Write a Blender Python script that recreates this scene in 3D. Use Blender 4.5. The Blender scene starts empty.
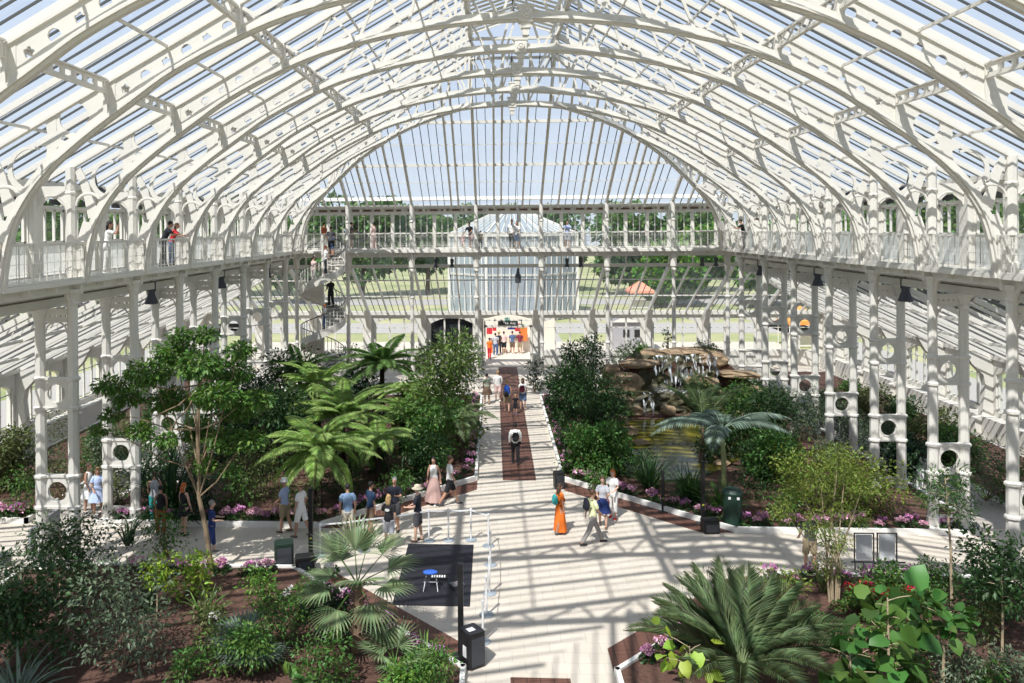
import bpy, math, random
SKY, SUN, EXPO = .95, 6.1, 0.04
import numpy as np
from mathutils import Vector, Matrix
random.seed(7); RS = np.random.RandomState(11)
PI = math.pi
sc = bpy.context.scene
COL = sc.collection

# ------------------------------------------------------------------ camera
F, YAW, PIT, ROL, CX, CY, XC, ZC = 802.36, .0528, .005, -.0081, 450.57, 231.58, -.968, 10.0
cd = bpy.data.cameras.new('camera'); cam = bpy.data.objects.new('camera', cd); COL.objects.link(cam)
cd.sensor_fit = 'HORIZONTAL'; cd.sensor_width = 36; cd.lens = 36*F/1024
cd.shift_x = (512-CX)/1024; cd.shift_y = (CY-341.5)/1024
cd.clip_start = .1; cd.clip_end = 600
cam.matrix_world = Matrix.Translation((XC, 0, ZC)) @ Matrix.Rotation(YAW, 4, 'Z') @ Matrix.Rotation(PI/2-PIT, 4, 'X') @ Matrix.Rotation(-ROL*-1, 4, 'Z')
sc.camera = cam

def ray(px, py):
    u = px-CX; v = py-CY; c, s = math.cos(ROL), math.sin(ROL)
    u, v = u*c+v*s, -u*s+v*c
    xr = u/F; zz = -v/F
    yr = math.cos(PIT)+math.sin(PIT)*zz; z = -math.sin(PIT)+math.cos(PIT)*zz
    return xr*math.cos(YAW)-yr*math.sin(YAW), xr*math.sin(YAW)+yr*math.cos(YAW), z
def G(px, py, Z=0.0):                      # where the ray through a photo point meets the level Z
    x, y, z = ray(px, py); t = (Z-ZC)/z
    return XC+x*t, y*t
def AY(px, py, Y):                         # ... meets the plane at depth Y
    x, y, z = ray(px, py); t = Y/y
    return Vector((XC+x*t, Y, ZC+z*t))

def proj(X, Y, Z):
    x = X-XC; z = Z-ZC; xr = x*math.cos(YAW)+Y*math.sin(YAW); yr = -x*math.sin(YAW)+Y*math.cos(YAW)
    yy = yr*math.cos(PIT)-z*math.sin(PIT); zz = z*math.cos(PIT)+yr*math.sin(PIT); u = F*xr/yy; v = -F*zz/yy; c, s = math.cos(ROL), math.sin(ROL)
    return CX+u*c-v*s, CY+u*s+v*c

W, D0, BAY = 13.27, 22.84, 4.013
def YK(k): return D0+BAY*k
YC = D0+BAY*.5                             # middle of the hall
YG = 49.67                                 # far column row
XW = 14.42                                 # wall behind the side galleries
YW = 50.82                                 # wall behind the far gallery
XO, YO = 22.3, 58.2                        # outer walls of the aisles
ZE = 3.85                                  # aisle eaves
ZS = 8.49                                  # underside of gallery

# ------------------------------------------------------------------ materials
MATS = {}
def nodes(m):
    m.use_nodes = True; nt = m.node_tree; nt.nodes.clear(); return nt, nt.nodes, nt.links
def mat(name, col, rough=.6, metal=0., var=.06, scale=3., bump=0., island=False, transl=0., spec=.5):
    if name in MATS: return MATS[name]
    m = bpy.data.materials.new(name); nt, N, L = nodes(m)
    out = N.new('ShaderNodeOutputMaterial'); b = N.new('ShaderNodeBsdfPrincipled')
    b.inputs['Roughness'].default_value = rough; b.inputs['Metallic'].default_value = metal
    b.inputs['Specular IOR Level'].default_value = spec
    tc = N.new('ShaderNodeTexCoord')
    hsv = N.new('ShaderNodeHueSaturation'); hsv.inputs['Color'].default_value = (*col, 1)
    mr = N.new('ShaderNodeMapRange'); mr.inputs['To Min'].default_value = 1-var*2; mr.inputs['To Max'].default_value = 1+var*2
    if island:
        g = N.new('ShaderNodeNewGeometry'); L.new(g.outputs['Random Per Island'], mr.inputs['Value'])
        mr2 = N.new('ShaderNodeMapRange'); mr2.inputs['To Min'].default_value = .5-var*.14; mr2.inputs['To Max'].default_value = .5+var*.14
        mul = N.new('ShaderNodeMath'); mul.operation = 'MULTIPLY'; mul.inputs[1].default_value = 7.31
        fr = N.new('ShaderNodeMath'); fr.operation = 'FRACT'
        L.new(g.outputs['Random Per Island'], mul.inputs[0]); L.new(mul.outputs[0], fr.inputs[0]); L.new(fr.outputs[0], mr2.inputs['Value'])
        L.new(mr2.outputs[0], hsv.inputs['Hue'])
    else:
        n = N.new('ShaderNodeTexNoise'); n.inputs['Scale'].default_value = scale; n.inputs['Detail'].default_value = 5
        L.new(tc.outputs['Object'], n.inputs['Vector']); L.new(n.outputs['Fac'], mr.inputs['Value'])
        if bump:
            bp = N.new('ShaderNodeBump'); bp.inputs['Strength'].default_value = bump; bp.inputs['Distance'].default_value = .05
            L.new(n.outputs['Fac'], bp.inputs['Height']); L.new(bp.outputs['Normal'], b.inputs['Normal'])
    L.new(mr.outputs[0], hsv.inputs['Value']); L.new(hsv.outputs['Color'], b.inputs['Base Color'])
    if transl:
        t = N.new('ShaderNodeBsdfTranslucent'); mx = N.new('ShaderNodeMixShader'); mx.inputs[0].default_value = transl
        g2 = N.new('ShaderNodeHueSaturation'); g2.inputs['Value'].default_value = 1.25; g2.inputs['Saturation'].default_value = 1.1
        L.new(hsv.outputs['Color'], g2.inputs['Color']); L.new(g2.outputs['Color'], t.inputs['Color'])
        L.new(b.outputs[0], mx.inputs[1]); L.new(t.outputs[0], mx.inputs[2]); L.new(mx.outputs[0], out.inputs['Surface'])
    else: L.new(b.outputs[0], out.inputs['Surface'])
    MATS[name] = m; return m
def glassmat(name, tint, refl=.07, milk=0.):
    m = bpy.data.materials.new(name); nt, N, L = nodes(m)
    out = N.new('ShaderNodeOutputMaterial'); t = N.new('ShaderNodeBsdfTransparent'); t.inputs[0].default_value = (*tint, 1)
    g = N.new('ShaderNodeBsdfGlossy'); g.inputs['Roughness'].default_value = .04
    mx = N.new('ShaderNodeMixShader'); mx.inputs[0].default_value = refl
    L.new(t.outputs[0], mx.inputs[1]); L.new(g.outputs[0], mx.inputs[2])
    if milk:
        d = N.new('ShaderNodeBsdfTranslucent'); d.inputs[0].default_value = (.9, .92, .93, 1); m2 = N.new('ShaderNodeMixShader')
        tc = N.new('ShaderNodeTexCoord'); n = N.new('ShaderNodeTexNoise'); n.inputs['Scale'].default_value = .7; n.inputs['Detail'].default_value = 4
        mr = N.new('ShaderNodeMapRange'); mr.inputs['From Min'].default_value = .3; mr.inputs['From Max'].default_value = .7; mr.inputs['To Min'].default_value = milk*.5; mr.inputs['To Max'].default_value = milk*1.5
        L.new(tc.outputs['Object'], n.inputs['Vector']); L.new(n.outputs['Fac'], mr.inputs['Value']); L.new(mr.outputs[0], m2.inputs[0])
        L.new(mx.outputs[0], m2.inputs[1]); L.new(d.outputs[0], m2.inputs[2]); L.new(m2.outputs[0], out.inputs['Surface'])
    else: L.new(mx.outputs[0], out.inputs['Surface'])
    return m
WHITE = mat("white_iron_paint", (.71, .685, .63), .45, var=.03, scale=1.5)
CREAM = mat("cream_wall_paint", (.68, .655, .60), .7, var=.04, scale=1.)
SHADE = mat('olive_grey_paint', (.30, .28, .24), .6)
ROOFG = glassmat('roof_glass', (.95, .97, .985), .05, .03)
AISLEG = glassmat('aisle_roof_glass', (.90, .92, .94), .06, .04)
WING = glassmat('window_glass', (.95, .97, .97), .05, .02)
BLACK = mat('black_plastic', (.012, .012, .013), .45, var=.02)
DGREY = mat('dark_grey_metal', (.05, .055, .065), .5)
GREY = mat('grey_metal', (.33, .35, .37), .4, .4)
SOIL = mat('brown_bark_mulch', (.10, .050, .036), .95, var=.4, scale=9, bump=1.)
GRILLE_BASE = None
BARK = mat('brown_bark', (.20, .13, .085), .9, var=.2, scale=14, bump=.5)
PALEBARK = mat('pale_bark', (.42, .33, .22), .9, var=.15, scale=14, bump=.3)
DARKBARK = mat('dark_fibrous_bark', (.035, .022, .016), .95, var=.3, scale=30, bump=.8)
ROCK = mat('sandstone_rock', (.30, .215, .135), .9, var=.38, scale=2.2, bump=.8)
def leafmat(name, col, var=.22, tr=.3, rough=.45): return mat('leaf_'+name, col, rough, var=var, island=True, transl=tr, spec=.4)
LV = dict(dark=leafmat('dark', (.035, .085, .022)), mid=leafmat('mid', (.075, .17, .035)), bright=leafmat('bright', (.13, .27, .045)),
          lime=leafmat('lime', (.27, .40, .05)), fern=leafmat('fern', (.33, .46, .15), .15, .4, .6), fernd=leafmat('fern_deep', (.15, .26, .075), .15, .35, .6), olive=leafmat('olive', (.14, .17, .06)),
          grey=leafmat('grey_green', (.13, .18, .10)), silver=leafmat('silver', (.15, .20, .12)), palm=leafmat('palm', (.20, .27, .13)), blue=leafmat('blue_green', (.20, .27, .21)),
          brown=leafmat('brown', (.22, .14, .07)), yellow=leafmat('yellow', (.40, .38, .10)), deep=leafmat('deep', (.02, .055, .018)), treeo=leafmat('outdoor_tree', (.11, .20, .06)))
PINK = mat('pink_petals', (.80, .46, .60), .6, var=.25, island=True, transl=.2)
MAGENTA = mat('magenta_petals', (.60, .26, .50), .6, var=.25, island=True, transl=.2)
REDP = mat('red_petals', (.75, .04, .10), .6, var=.2, island=True, transl=.2)
WPET = mat('white_petals', (.85, .82, .80), .6, var=.1, island=True, transl=.2)

def stone_floor():
    m = bpy.data.materials.new('stone_paving'); nt, N, L = nodes(m)
    out = N.new('ShaderNodeOutputMaterial'); b = N.new('ShaderNodeBsdfPrincipled'); b.inputs['Roughness'].default_value = .75
    tc = N.new('ShaderNodeTexCoord'); br = N.new('ShaderNodeTexBrick')
    br.inputs['Color1'].default_value = (.585, .52, .44, 1); br.inputs['Color2'].default_value = (.63, .565, .485, 1); br.inputs['Mortar'].default_value = (.43, .38, .32, 1)
    br.inputs['Scale'].default_value = 1; br.inputs['Mortar Size'].default_value = .006; br.inputs['Brick Width'].default_value = .6; br.inputs['Row Height'].default_value = .45
    n = N.new('ShaderNodeTexNoise'); n.inputs['Scale'].default_value = 1.3; n.inputs['Detail'].default_value = 6
    mr = N.new('ShaderNodeMapRange'); mr.inputs['To Min'].default_value = .86; mr.inputs['To Max'].default_value = 1.1
    mx = N.new('ShaderNodeMix'); mx.data_type = 'RGBA'; mx.blend_type = 'MULTIPLY'; mx.inputs[0].default_value = 1
    L.new(tc.outputs['Object'], br.inputs['Vector']); L.new(tc.outputs['Object'], n.inputs['Vector']); L.new(n.outputs['Fac'], mr.inputs['Value'])
    L.new(br.outputs['Color'], mx.inputs[6]); L.new(mr.outputs[0], mx.inputs[7]); L.new(mx.outputs[2], b.inputs['Base Color']); L.new(b.outputs[0], out.inputs['Surface'])
    return m
STONE = stone_floor()
def grille_mat():
    m = bpy.data.materials.new('brown_iron_grille'); nt, N, L = nodes(m)
    out = N.new('ShaderNodeOutputMaterial'); b = N.new('ShaderNodeBsdfPrincipled'); b.inputs['Roughness'].default_value = .7
    tc = N.new('ShaderNodeTexCoord'); br = N.new('ShaderNodeTexBrick'); br.offset = 0
    br.inputs['Color1'].default_value = (.19, .085, .055, 1); br.inputs['Color2'].default_value = (.16, .07, .048, 1); br.inputs['Mortar'].default_value = (.045, .02, .015, 1)
    br.inputs['Scale'].default_value = 1; br.inputs['Mortar Size'].default_value = .012; br.inputs['Brick Width'].default_value = .3; br.inputs['Row Height'].default_value = .06
    L.new(tc.outputs['Object'], br.inputs['Vector']); L.new(br.outputs['Color'], b.inputs['Base Color']); L.new(b.outputs[0], out.inputs['Surface'])
    return m
GRILLE = grille_mat()

# ------------------------------------------------------------------ mesh helpers
def link_mesh(name, v, f, m, parent=None, smooth=False):
    me = bpy.data.meshes.new(name); me.from_pydata([tuple(p) for p in v], [], f)
    for mm in (m if isinstance(m, (list, tuple)) else [m]): me.materials.append(mm)
    if smooth: me.polygons.foreach_set('use_smooth', [True]*len(me.polygons))
    me.update(); o = bpy.data.objects.new(name, me); COL.objects.link(o)
    if parent: o.parent = parent
    return o
class M:
    def __init__(s): s.v = []; s.f = []; s.T = None
    def add(s, v, f):
        n = len(s.v); s.v += [Vector(p) for p in v]; s.f += [tuple(i+n for i in q) for q in f]; return s
    def sweep(s, pts, wy, h, o=0.):            # rectangular section swept along a polyline in the XZ plane
        n = len(pts); vs = []
        for i, p in enumerate(pts):
            d = (pts[min(i+1, n-1)]-pts[max(i-1, 0)]).normalized(); u = Vector((d.z, 0, -d.x))
            if u.x < 0 and abs(u.x) > abs(u.z): u = -u
            elif u.z < 0 and abs(u.z) >= abs(u.x): u = -u
            for a, b in ((-1, o-h/2), (1, o-h/2), (1, o+h/2), (-1, o+h/2)): vs.append(p+Vector((0, a*wy/2, 0))+u*b)
        fs = [(i*4+j, i*4+(j+1) % 4, i*4+4+(j+1) % 4, i*4+4+j) for i in range(n-1) for j in range(4)]+[(3,2,1,0), tuple(range(4*n-4, 4*n))]
        return s.add(vs, fs)
    def box(s, x0, x1, y0, y1, z0, z1):
        return s.add([(x0,y0,z0),(x1,y0,z0),(x1,y1,z0),(x0,y1,z0),(x0,y0,z1),(x1,y0,z1),(x1,y1,z1),(x0,y1,z1)],
                     [(3,2,1,0),(4,5,6,7),(0,1,5,4),(1,2,6,5),(2,3,7,6),(3,0,4,7)])
    def beam(s, p, q, w, h, up=(0,0,1), off=0.):
        p = Vector(p); q = Vector(q); d = (q-p).normalized(); up = Vector(up)
        r = d.cross(up)
        if r.length < 1e-4: r = d.cross(Vector((1,0,0)))
        r.normalize(); u = r.cross(d).normalized(); c = u*off
        vs = [p+c+r*a*w/2+u*b*h/2 for a, b in ((-1,-1),(1,-1),(1,1),(-1,1))]+[q+c+r*a*w/2+u*b*h/2 for a, b in ((-1,-1),(1,-1),(1,1),(-1,1))]
        return s.add(vs, [(3,2,1,0),(4,5,6,7),(0,1,5,4),(1,2,6,5),(2,3,7,6),(3,0,4,7)])
    def tube(s, pts, r, n=6, cap=True, hint=None, flat=1.):
        pts = [Vector(p) for p in pts]; k = len(pts); rs = r if isinstance(r, (list, tuple)) else [r]*k
        up = Vector(hint) if hint else None; vs = []; prev = None
        for i, p in enumerate(pts):
            d = (pts[min(i+1, k-1)]-pts[max(i-1, 0)])
            d = d.normalized() if d.length > 1e-9 else Vector((0,0,1))
            a = up or prev or (Vector((1,0,0)) if abs(d.x) < .8 else Vector((0,1,0)))
            a = a-d*a.dot(d)
            if a.length < 1e-5: a = Vector((0,1,0))-d*d.y
            a.normalize(); b = d.cross(a); prev = a
            rr = rs[i]; rx, ry = rr if isinstance(rr, tuple) else (rr, rr*flat)
            vs += [p+a*math.cos(2*PI*j/n)*rx+b*math.sin(2*PI*j/n)*ry for j in range(n)]
        fs = [(i*n+j, i*n+(j+1) % n, (i+1)*n+(j+1) % n, (i+1)*n+j) for i in range(k-1) for j in range(n)]
        if cap: fs += [tuple(range(n))[::-1], tuple(range((k-1)*n, k*n))]
        return s.add(vs, fs)
    def lathe(s, prof, c=(0,0,0), n=12, rot=0.):
        vs = [(c[0]+r*math.cos(2*PI*j/n+rot), c[1]+r*math.sin(2*PI*j/n+rot), c[2]+z) for r, z in prof for j in range(n)]
        k = len(prof)
        fs = [(i*n+j, i*n+(j+1) % n, (i+1)*n+(j+1) % n, (i+1)*n+j) for i in range(k-1) for j in range(n)]
        fs += [tuple(range(n))[::-1], tuple(range((k-1)*n, k*n))]
        return s.add(vs, fs)
    def ell(s, c, r, n=10, m=7):
        prof = [(math.sin(PI*(i+.25)/(m-.5)), -math.cos(PI*(i+.25)/(m-.5))) for i in range(m)]
        vs = [(c[0]+a*r[0]*math.cos(2*PI*j/n), c[1]+a*r[1]*math.sin(2*PI*j/n), c[2]+b*r[2]) for a, b in prof for j in range(n)]
        fs = [(i*n+j, i*n+(j+1) % n, (i+1)*n+(j+1) % n, (i+1)*n+j) for i in range(m-1) for j in range(n)]+[tuple(range(n))[::-1], tuple(range((m-1)*n, m*n))]
        return s.add(vs, fs)
    def holed(s, outer, inner, t):             # plate with one hole; outer, inner: equally long rings of 3-D points, t: thickness vector
        n = len(outer); t = Vector(t)/2
        o1 = [Vector(p)+t for p in outer]; o2 = [Vector(p)-t for p in outer]; i1 = [Vector(p)+t for p in inner]; i2 = [Vector(p)-t for p in inner]
        fs = []
        for j in range(n):
            k = (j+1) % n
            fs += [(j, k, 2*n+k, 2*n+j), (n+k, n+j, 3*n+j, 3*n+k), (j, n+j, n+k, k), (2*n+j, 2*n+k, 3*n+k, 3*n+j)]
        return s.add(o1+o2+i1+i2, fs)
    def prism(s, pts, t):
        n = len(pts); t = Vector(t)/2
        return s.add([Vector(p)+t for p in pts]+[Vector(p)-t for p in pts], [tuple(range(n)), tuple(range(2*n-1, n-1, -1))]+[(j, n+j, n+(j+1) % n, (j+1) % n) for j in range(n)])
    def strip(s, a, b, t):                     # plate between two polylines of equal length
        n = len(a); t = Vector(t)/2
        vs = [Vector(p)+t for p in a]+[Vector(p)+t for p in b]+[Vector(p)-t for p in a]+[Vector(p)-t for p in b]; fs = []
        for j in range(n-1):
            k = j+1; fs += [(j, k, n+k, n+j), (2*n+k, 2*n+j, 3*n+j, 3*n+k), (j, 2*n+j, 2*n+k, k), (n+k, 3*n+k, 3*n+j, n+j)]
        fs += [(0, n, 3*n, 2*n), (n-1, 3*n-1, 4*n-1, 2*n-1)]
        return s.add(vs, fs)
    def move(s, T): s.v = [T @ p for p in s.v]; return s
    def build(s, name, m, parent=None, smooth=False): return link_mesh(name, s.v, s.f, m, parent, smooth)
def tag(o, label=None, cat=None, group=None, kind=None):
    if label: o['label'] = label
    if cat: o['category'] = cat
    if group: o['group'] = group
    if kind: o['kind'] = kind
    return o
def thing(name, label, cat, loc=(0,0,0), rz=0., group=None):
    o = bpy.data.objects.new(name, None); COL.objects.link(o); o.location = loc; o.rotation_euler = (0, 0, rz); o.empty_display_size = .2
    return tag(o, label, cat, group)
KIDS = {}
def kids(o): return [c for c in bpy.data.objects if c.parent is o]
def dup(o, parent=None, ch=None):
    c = o.copy(); COL.objects.link(c)
    if parent: c.parent = parent
    for k in (ch if ch is not None else kids(o)): dup(k, c)
    return c
def place(o, loc, rz, label, group=None):
    o.location = loc; o.rotation_euler = (0, 0, rz); o['label'] = label
    if group: o['group'] = group
    return o
ORD = ['nearest', 'second', 'third', 'fourth', 'fifth', 'sixth', 'seventh', 'eighth', 'ninth', 'tenth', 'eleventh', 'twelfth', 'thirteenth', 'fourteenth']
LEAD = mat('lead_bar_and_rafter_shade', (.07,.075,.075), .6)
# ------------------------------------------------------------------ roof geometry
SL = .56; XR = 1.9; HX = 14.5; HL = 26.05; ZTOP = 11.34+SL*(HX-XR)
def zr(x): return ZTOP-SL*(max(abs(x), XR)-XR)
def xlim(y): return XR+max(0, abs(y-YC)-(HL-HX+XR)) if abs(y-YC) > (HL-HX+XR) else XR
def st(name, m, mt, parent=None, smooth=False):
    o = m.build(name, mt, parent, smooth)
    if parent is None: tag(o, kind='structure')
    return o
SPC = BAY/9
roof = tag(bpy.data.objects.new('ceiling', None), kind='structure'); COL.objects.link(roof)
YH = HL-HX+XR-0.0                          # half length of the ridge
YH = HL-(HX-XR)
def xl(y): return XR+max(0., abs(y-YC)-YH)
y0r, y1r = YC-HL, YC+HL
# glazing bars, rafters and their added shade strips on the two long slopes
for sgn in (-1, 1):
    bars = M(); i0 = int(-(YC-y0r)/SPC)
    for i in range(i0, -i0+1):
        y = D0+i*SPC+int(round((YC-D0)/SPC))*SPC
        if not (y0r+.1 < y < y1r-.1): continue
        xa, xb = HX, xl(y)
        if xa-xb < .3: continue
        idx = round((y-D0)/SPC)
        p, q = (sgn*xa, y, zr(xa)), (sgn*xb, y, zr(xb))
        if idx % 3 == 0:
            m = M().beam(p, q, .055, .15, off=-.08); m.build('rafter', WHITE, roof); shade_off = Vector((0,.055,0)); bars.beam(Vector(p)+shade_off, Vector(q)+shade_off, .045, .05, off=-.05)  # added dark strip beside the rafter stands in for the shade under it
        else: bars.beam(p, q, .028, .05, off=-.02)
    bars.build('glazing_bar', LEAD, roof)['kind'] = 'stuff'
    g = M(); off = .012
    g.add([(sgn*HX, y0r, zr(HX)+off), (sgn*HX, y1r, zr(HX)+off), (sgn*XR, YC+YH, ZTOP+off), (sgn*XR, YC-YH, ZTOP+off)], [(0,1,2,3)])
    g.build('roof_glass', ROOFG, roof)
for sgn in (-1, 1):                        # the two hipped ends
    bars = M(); ye = YC+sgn*HL
    for i in range(-33, 34):
        x = 2.0065+(i-4.5+4.5)*SPC-int(round(4.5))*SPC*0
        x = i*SPC+SPC/2*0+2.0065-4.5*SPC
        if abs(x) > HX-.3: continue
        run = min(HX-XR, HX-max(abs(x), XR)) if abs(x) > XR else HX-XR
        p = (x, ye, zr(HX)); q = (x, ye-sgn*run, zr(HX)+SL*run)
        j = round((x-2.0065)/SPC)
        if j % 9 == 0: continue
        if j % 3 == 0:
            m = M().beam(p, q, .11, .19, off=-.10); m.build('rafter', WHITE, roof)
        else: bars.beam(p, q, .035, .07, off=-.03)
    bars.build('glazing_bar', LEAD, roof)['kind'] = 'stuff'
    g = M(); g.add([(-HX, ye, zr(HX)+.012), (HX, ye, zr(HX)+.012), (XR, ye-sgn*(HX-XR), ZTOP+.012), (-XR, ye-sgn*(HX-XR), ZTOP+.012)], [(0,1,2,3)])
    g.build('roof_glass', ROOFG, roof)
# lantern along the ridge
lt = M()
for s in (-1, 1):
    lt.beam((s*XR, YC-YH, ZTOP), (s*XR, YC+YH, ZTOP), .16, .30)
    lt.beam((s*XR, YC-YH, ZTOP+.85), (s*XR, YC+YH, ZTOP+.85), .10, .12)
    lt.beam((0, YC-YH, ZTOP+1.45), (0, YC+YH, ZTOP+1.45), .10, .12)
    lt.beam((-XR, YC+s*YH, ZTOP), (XR, YC+s*YH, ZTOP), .16, .26)
for i in range(int(2*YH/.62)):
    y = YC-YH+.3+i*.62
    for s in (-1, 1): lt.add([(s*XR, y, ZTOP+.84), (s*XR, y+.36, ZTOP+.84), (0, y+.36, ZTOP+1.44), (0, y, ZTOP+1.44)], [(0,1,2,3)])
n = int(2*YH/(SPC*3))
for i in range(n+1):
    y = YC-YH+i*2*YH/n
    for s in (-1, 1):
        lt.beam((s*XR, y, ZTOP), (s*XR, y, ZTOP+.85), .07, .07, up=(0,1,0)); lt.beam((s*XR, y, ZTOP+.85), (0, y, ZTOP+1.45), .05, .08)
lt.build('lantern_frame', WHITE, roof)
g = M()
for s in (-1, 1): g.add([(s*XR, YC-YH, ZTOP+.88), (s*XR, YC+YH, ZTOP+.88), (0, YC+YH, ZTOP+1.5), (0, YC-YH, ZTOP+1.5)], [(0,1,2,3)])
g.build('lantern_glass', ROOFG, roof)

# purlins running the length of the hall
def slotted(x0, za, zb, t, ya, yb, nslot, m, h=None):
    h = h or (zb-za)
    L_ = (yb-ya)/nslot
    for i in range(nslot):
        a = ya+i*L_; b = a+L_
        oc = []; ic = []
        for u, v in ((0,0),(1,0),(1,1),(0,1)): oc.append((x0, a+u*L_, za+v*h))
        m_ = .16*L_; zz = .27*h
        for u, v in ((m_,zz),(L_-m_,zz),(L_-m_,h-zz),(m_,h-zz)): ic.append((x0, a+u, za+v))
        m.holed(oc, ic, (t, 0, 0))
for k in range(-3, 4):
    for s in (-1, 1):
        m = M(); zc_ = 13.30
        slotted(s*10.2, zc_, zc_+.30, .05, YK(k)+.1, YK(k+1)-.1, 8, m); m.box(s*10.2-.07, s*10.2+.07, YK(k)+.1, YK(k+1)-.1, zc_+.29, zc_+.33); m.box(s*10.2-.05, s*10.2+.05, YK(k)+.1, YK(k+1)-.1, zc_-.03, zc_)
        m.build('slotted_purlin', WHITE, roof)
        m = M(); z7 = zr(7)-.42
        m.beam((s*7, YK(k)+.05, z7-.18), (s*7, YK(k+1)-.05, z7-.18), .12, .08); m.beam((s*7, YK(k)+.05, z7+.16), (s*7, YK(k+1)-.05, z7+.16), .12, .06)
        for j in range(6):
            a = YK(k)+j*BAY/6; b = a+BAY/6; m.beam((s*7, a, z7-.18), (s*7, b, z7+.16), .04, .04); m.beam((s*7, a, z7+.16), (s*7, b, z7-.18), .04, .04)
        m.build('lattice_purlin', WHITE, roof)
        m = M()
        for xx in (8.7, 12.1, 5.2, 3.4): m.beam((s*xx, YK(k), zr(xx)-.21), (s*xx, YK(k+1), zr(xx)-.21), .05, .07)
        m.build('purlin_rod', WHITE, roof)
# horizontal purlins across the hipped ends
for sgn in (-1, 1):
    m = M()
    for d, hh in ((4.31, .16), (7.91, .16), (11.2, .16), (2.7, .04), (6.1, .04)):
        hx = HX-d-.05; y = YC+sgn*(HL-d); z = zr(HX)+SL*d-.13
        m.beam((-hx, y, z), (hx, y, z), .05+hh*.5, hh)
    m.beam((-HX+.9, YC+sgn*(HL-.75), zr(HX)+SL*.75+.05), (HX-.9, YC+sgn*(HL-.75), zr(HX)+SL*.75+.05), 0.45, .04, up=(0,-sgn*SL,1))
    m.build('hip_purlin', WHITE, roof)

# ------------------------------------------------------------------ arched ribs
PTS = [(12.87,8.5),(12.72,9.5),(12.4,10.45),(11.72,11.4),(10.75,12.25),(9.6,13.08),(8.55,13.8),(7.0,14.58),(5.28,15.2),(2.7,15.72),(0,15.9)]
def zb(x):
    x = abs(x)
    for (a, za), (b, zb_) in zip(PTS[:-1], PTS[1:]):
        if b <= x <= a: return za+(zb_-za)*(a-x)/(a-b)
    return PTS[0][1]
def curve(x1, n=26):                        # bottom curve from the gallery up to |x| = x1, smoothed
    P = [Vector((a, 0, b)) for a, b in PTS]; P = [P[0]*2-P[1]]+P+[Vector((-2.7, 0, 15.72))]; out = []
    for i in range(1, len(P)-2):
        for j in range(4):
            t = j/4; a, b, c, d = P[i-1:i+3]
            out.append(.5*((2*b)+(c-a)*t+(2*a-5*b+4*c-d)*t*t+(3*b-3*c+d-a)*t**3))
    out.append(Vector((0, 0, 15.9)))
    return [p for p in out if p.x >= x1-1e-6]
def cell(m, corners, hole, t, n=24, star=False):
    """corners: 4 points (x,z) in order; hole: (x,z,rx,rz,angle)."""
    per = []; cs = [Vector(c) for c in corners]
    for e in range(4):
        a, b = cs[e], cs[(e+1) % 4]
        for j in range(n//4): per.append(a+(b-a)*(j/(n//4)))
    hx, hz, rx, rz, an = hole; c = Vector((hx, hz))
    inner = []
    for p in per:
        th = math.atan2(p.y-c.y, p.x-c.x)-an; r = 1.
        if star: r = .62+.38*abs(math.cos(2.5*th))
        q = Vector((math.cos(th)*rx*r, math.sin(th)*rz*r)); q = Vector((q.x*math.cos(an)-q.y*math.sin(an), q.x*math.sin(an)+q.y*math.cos(an)))
        inner.append(c+q)
    m.holed([(p.x, 0, p.y) for p in per], [(p.x, 0, p.y) for p in inner], (0, t, 0))
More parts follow.
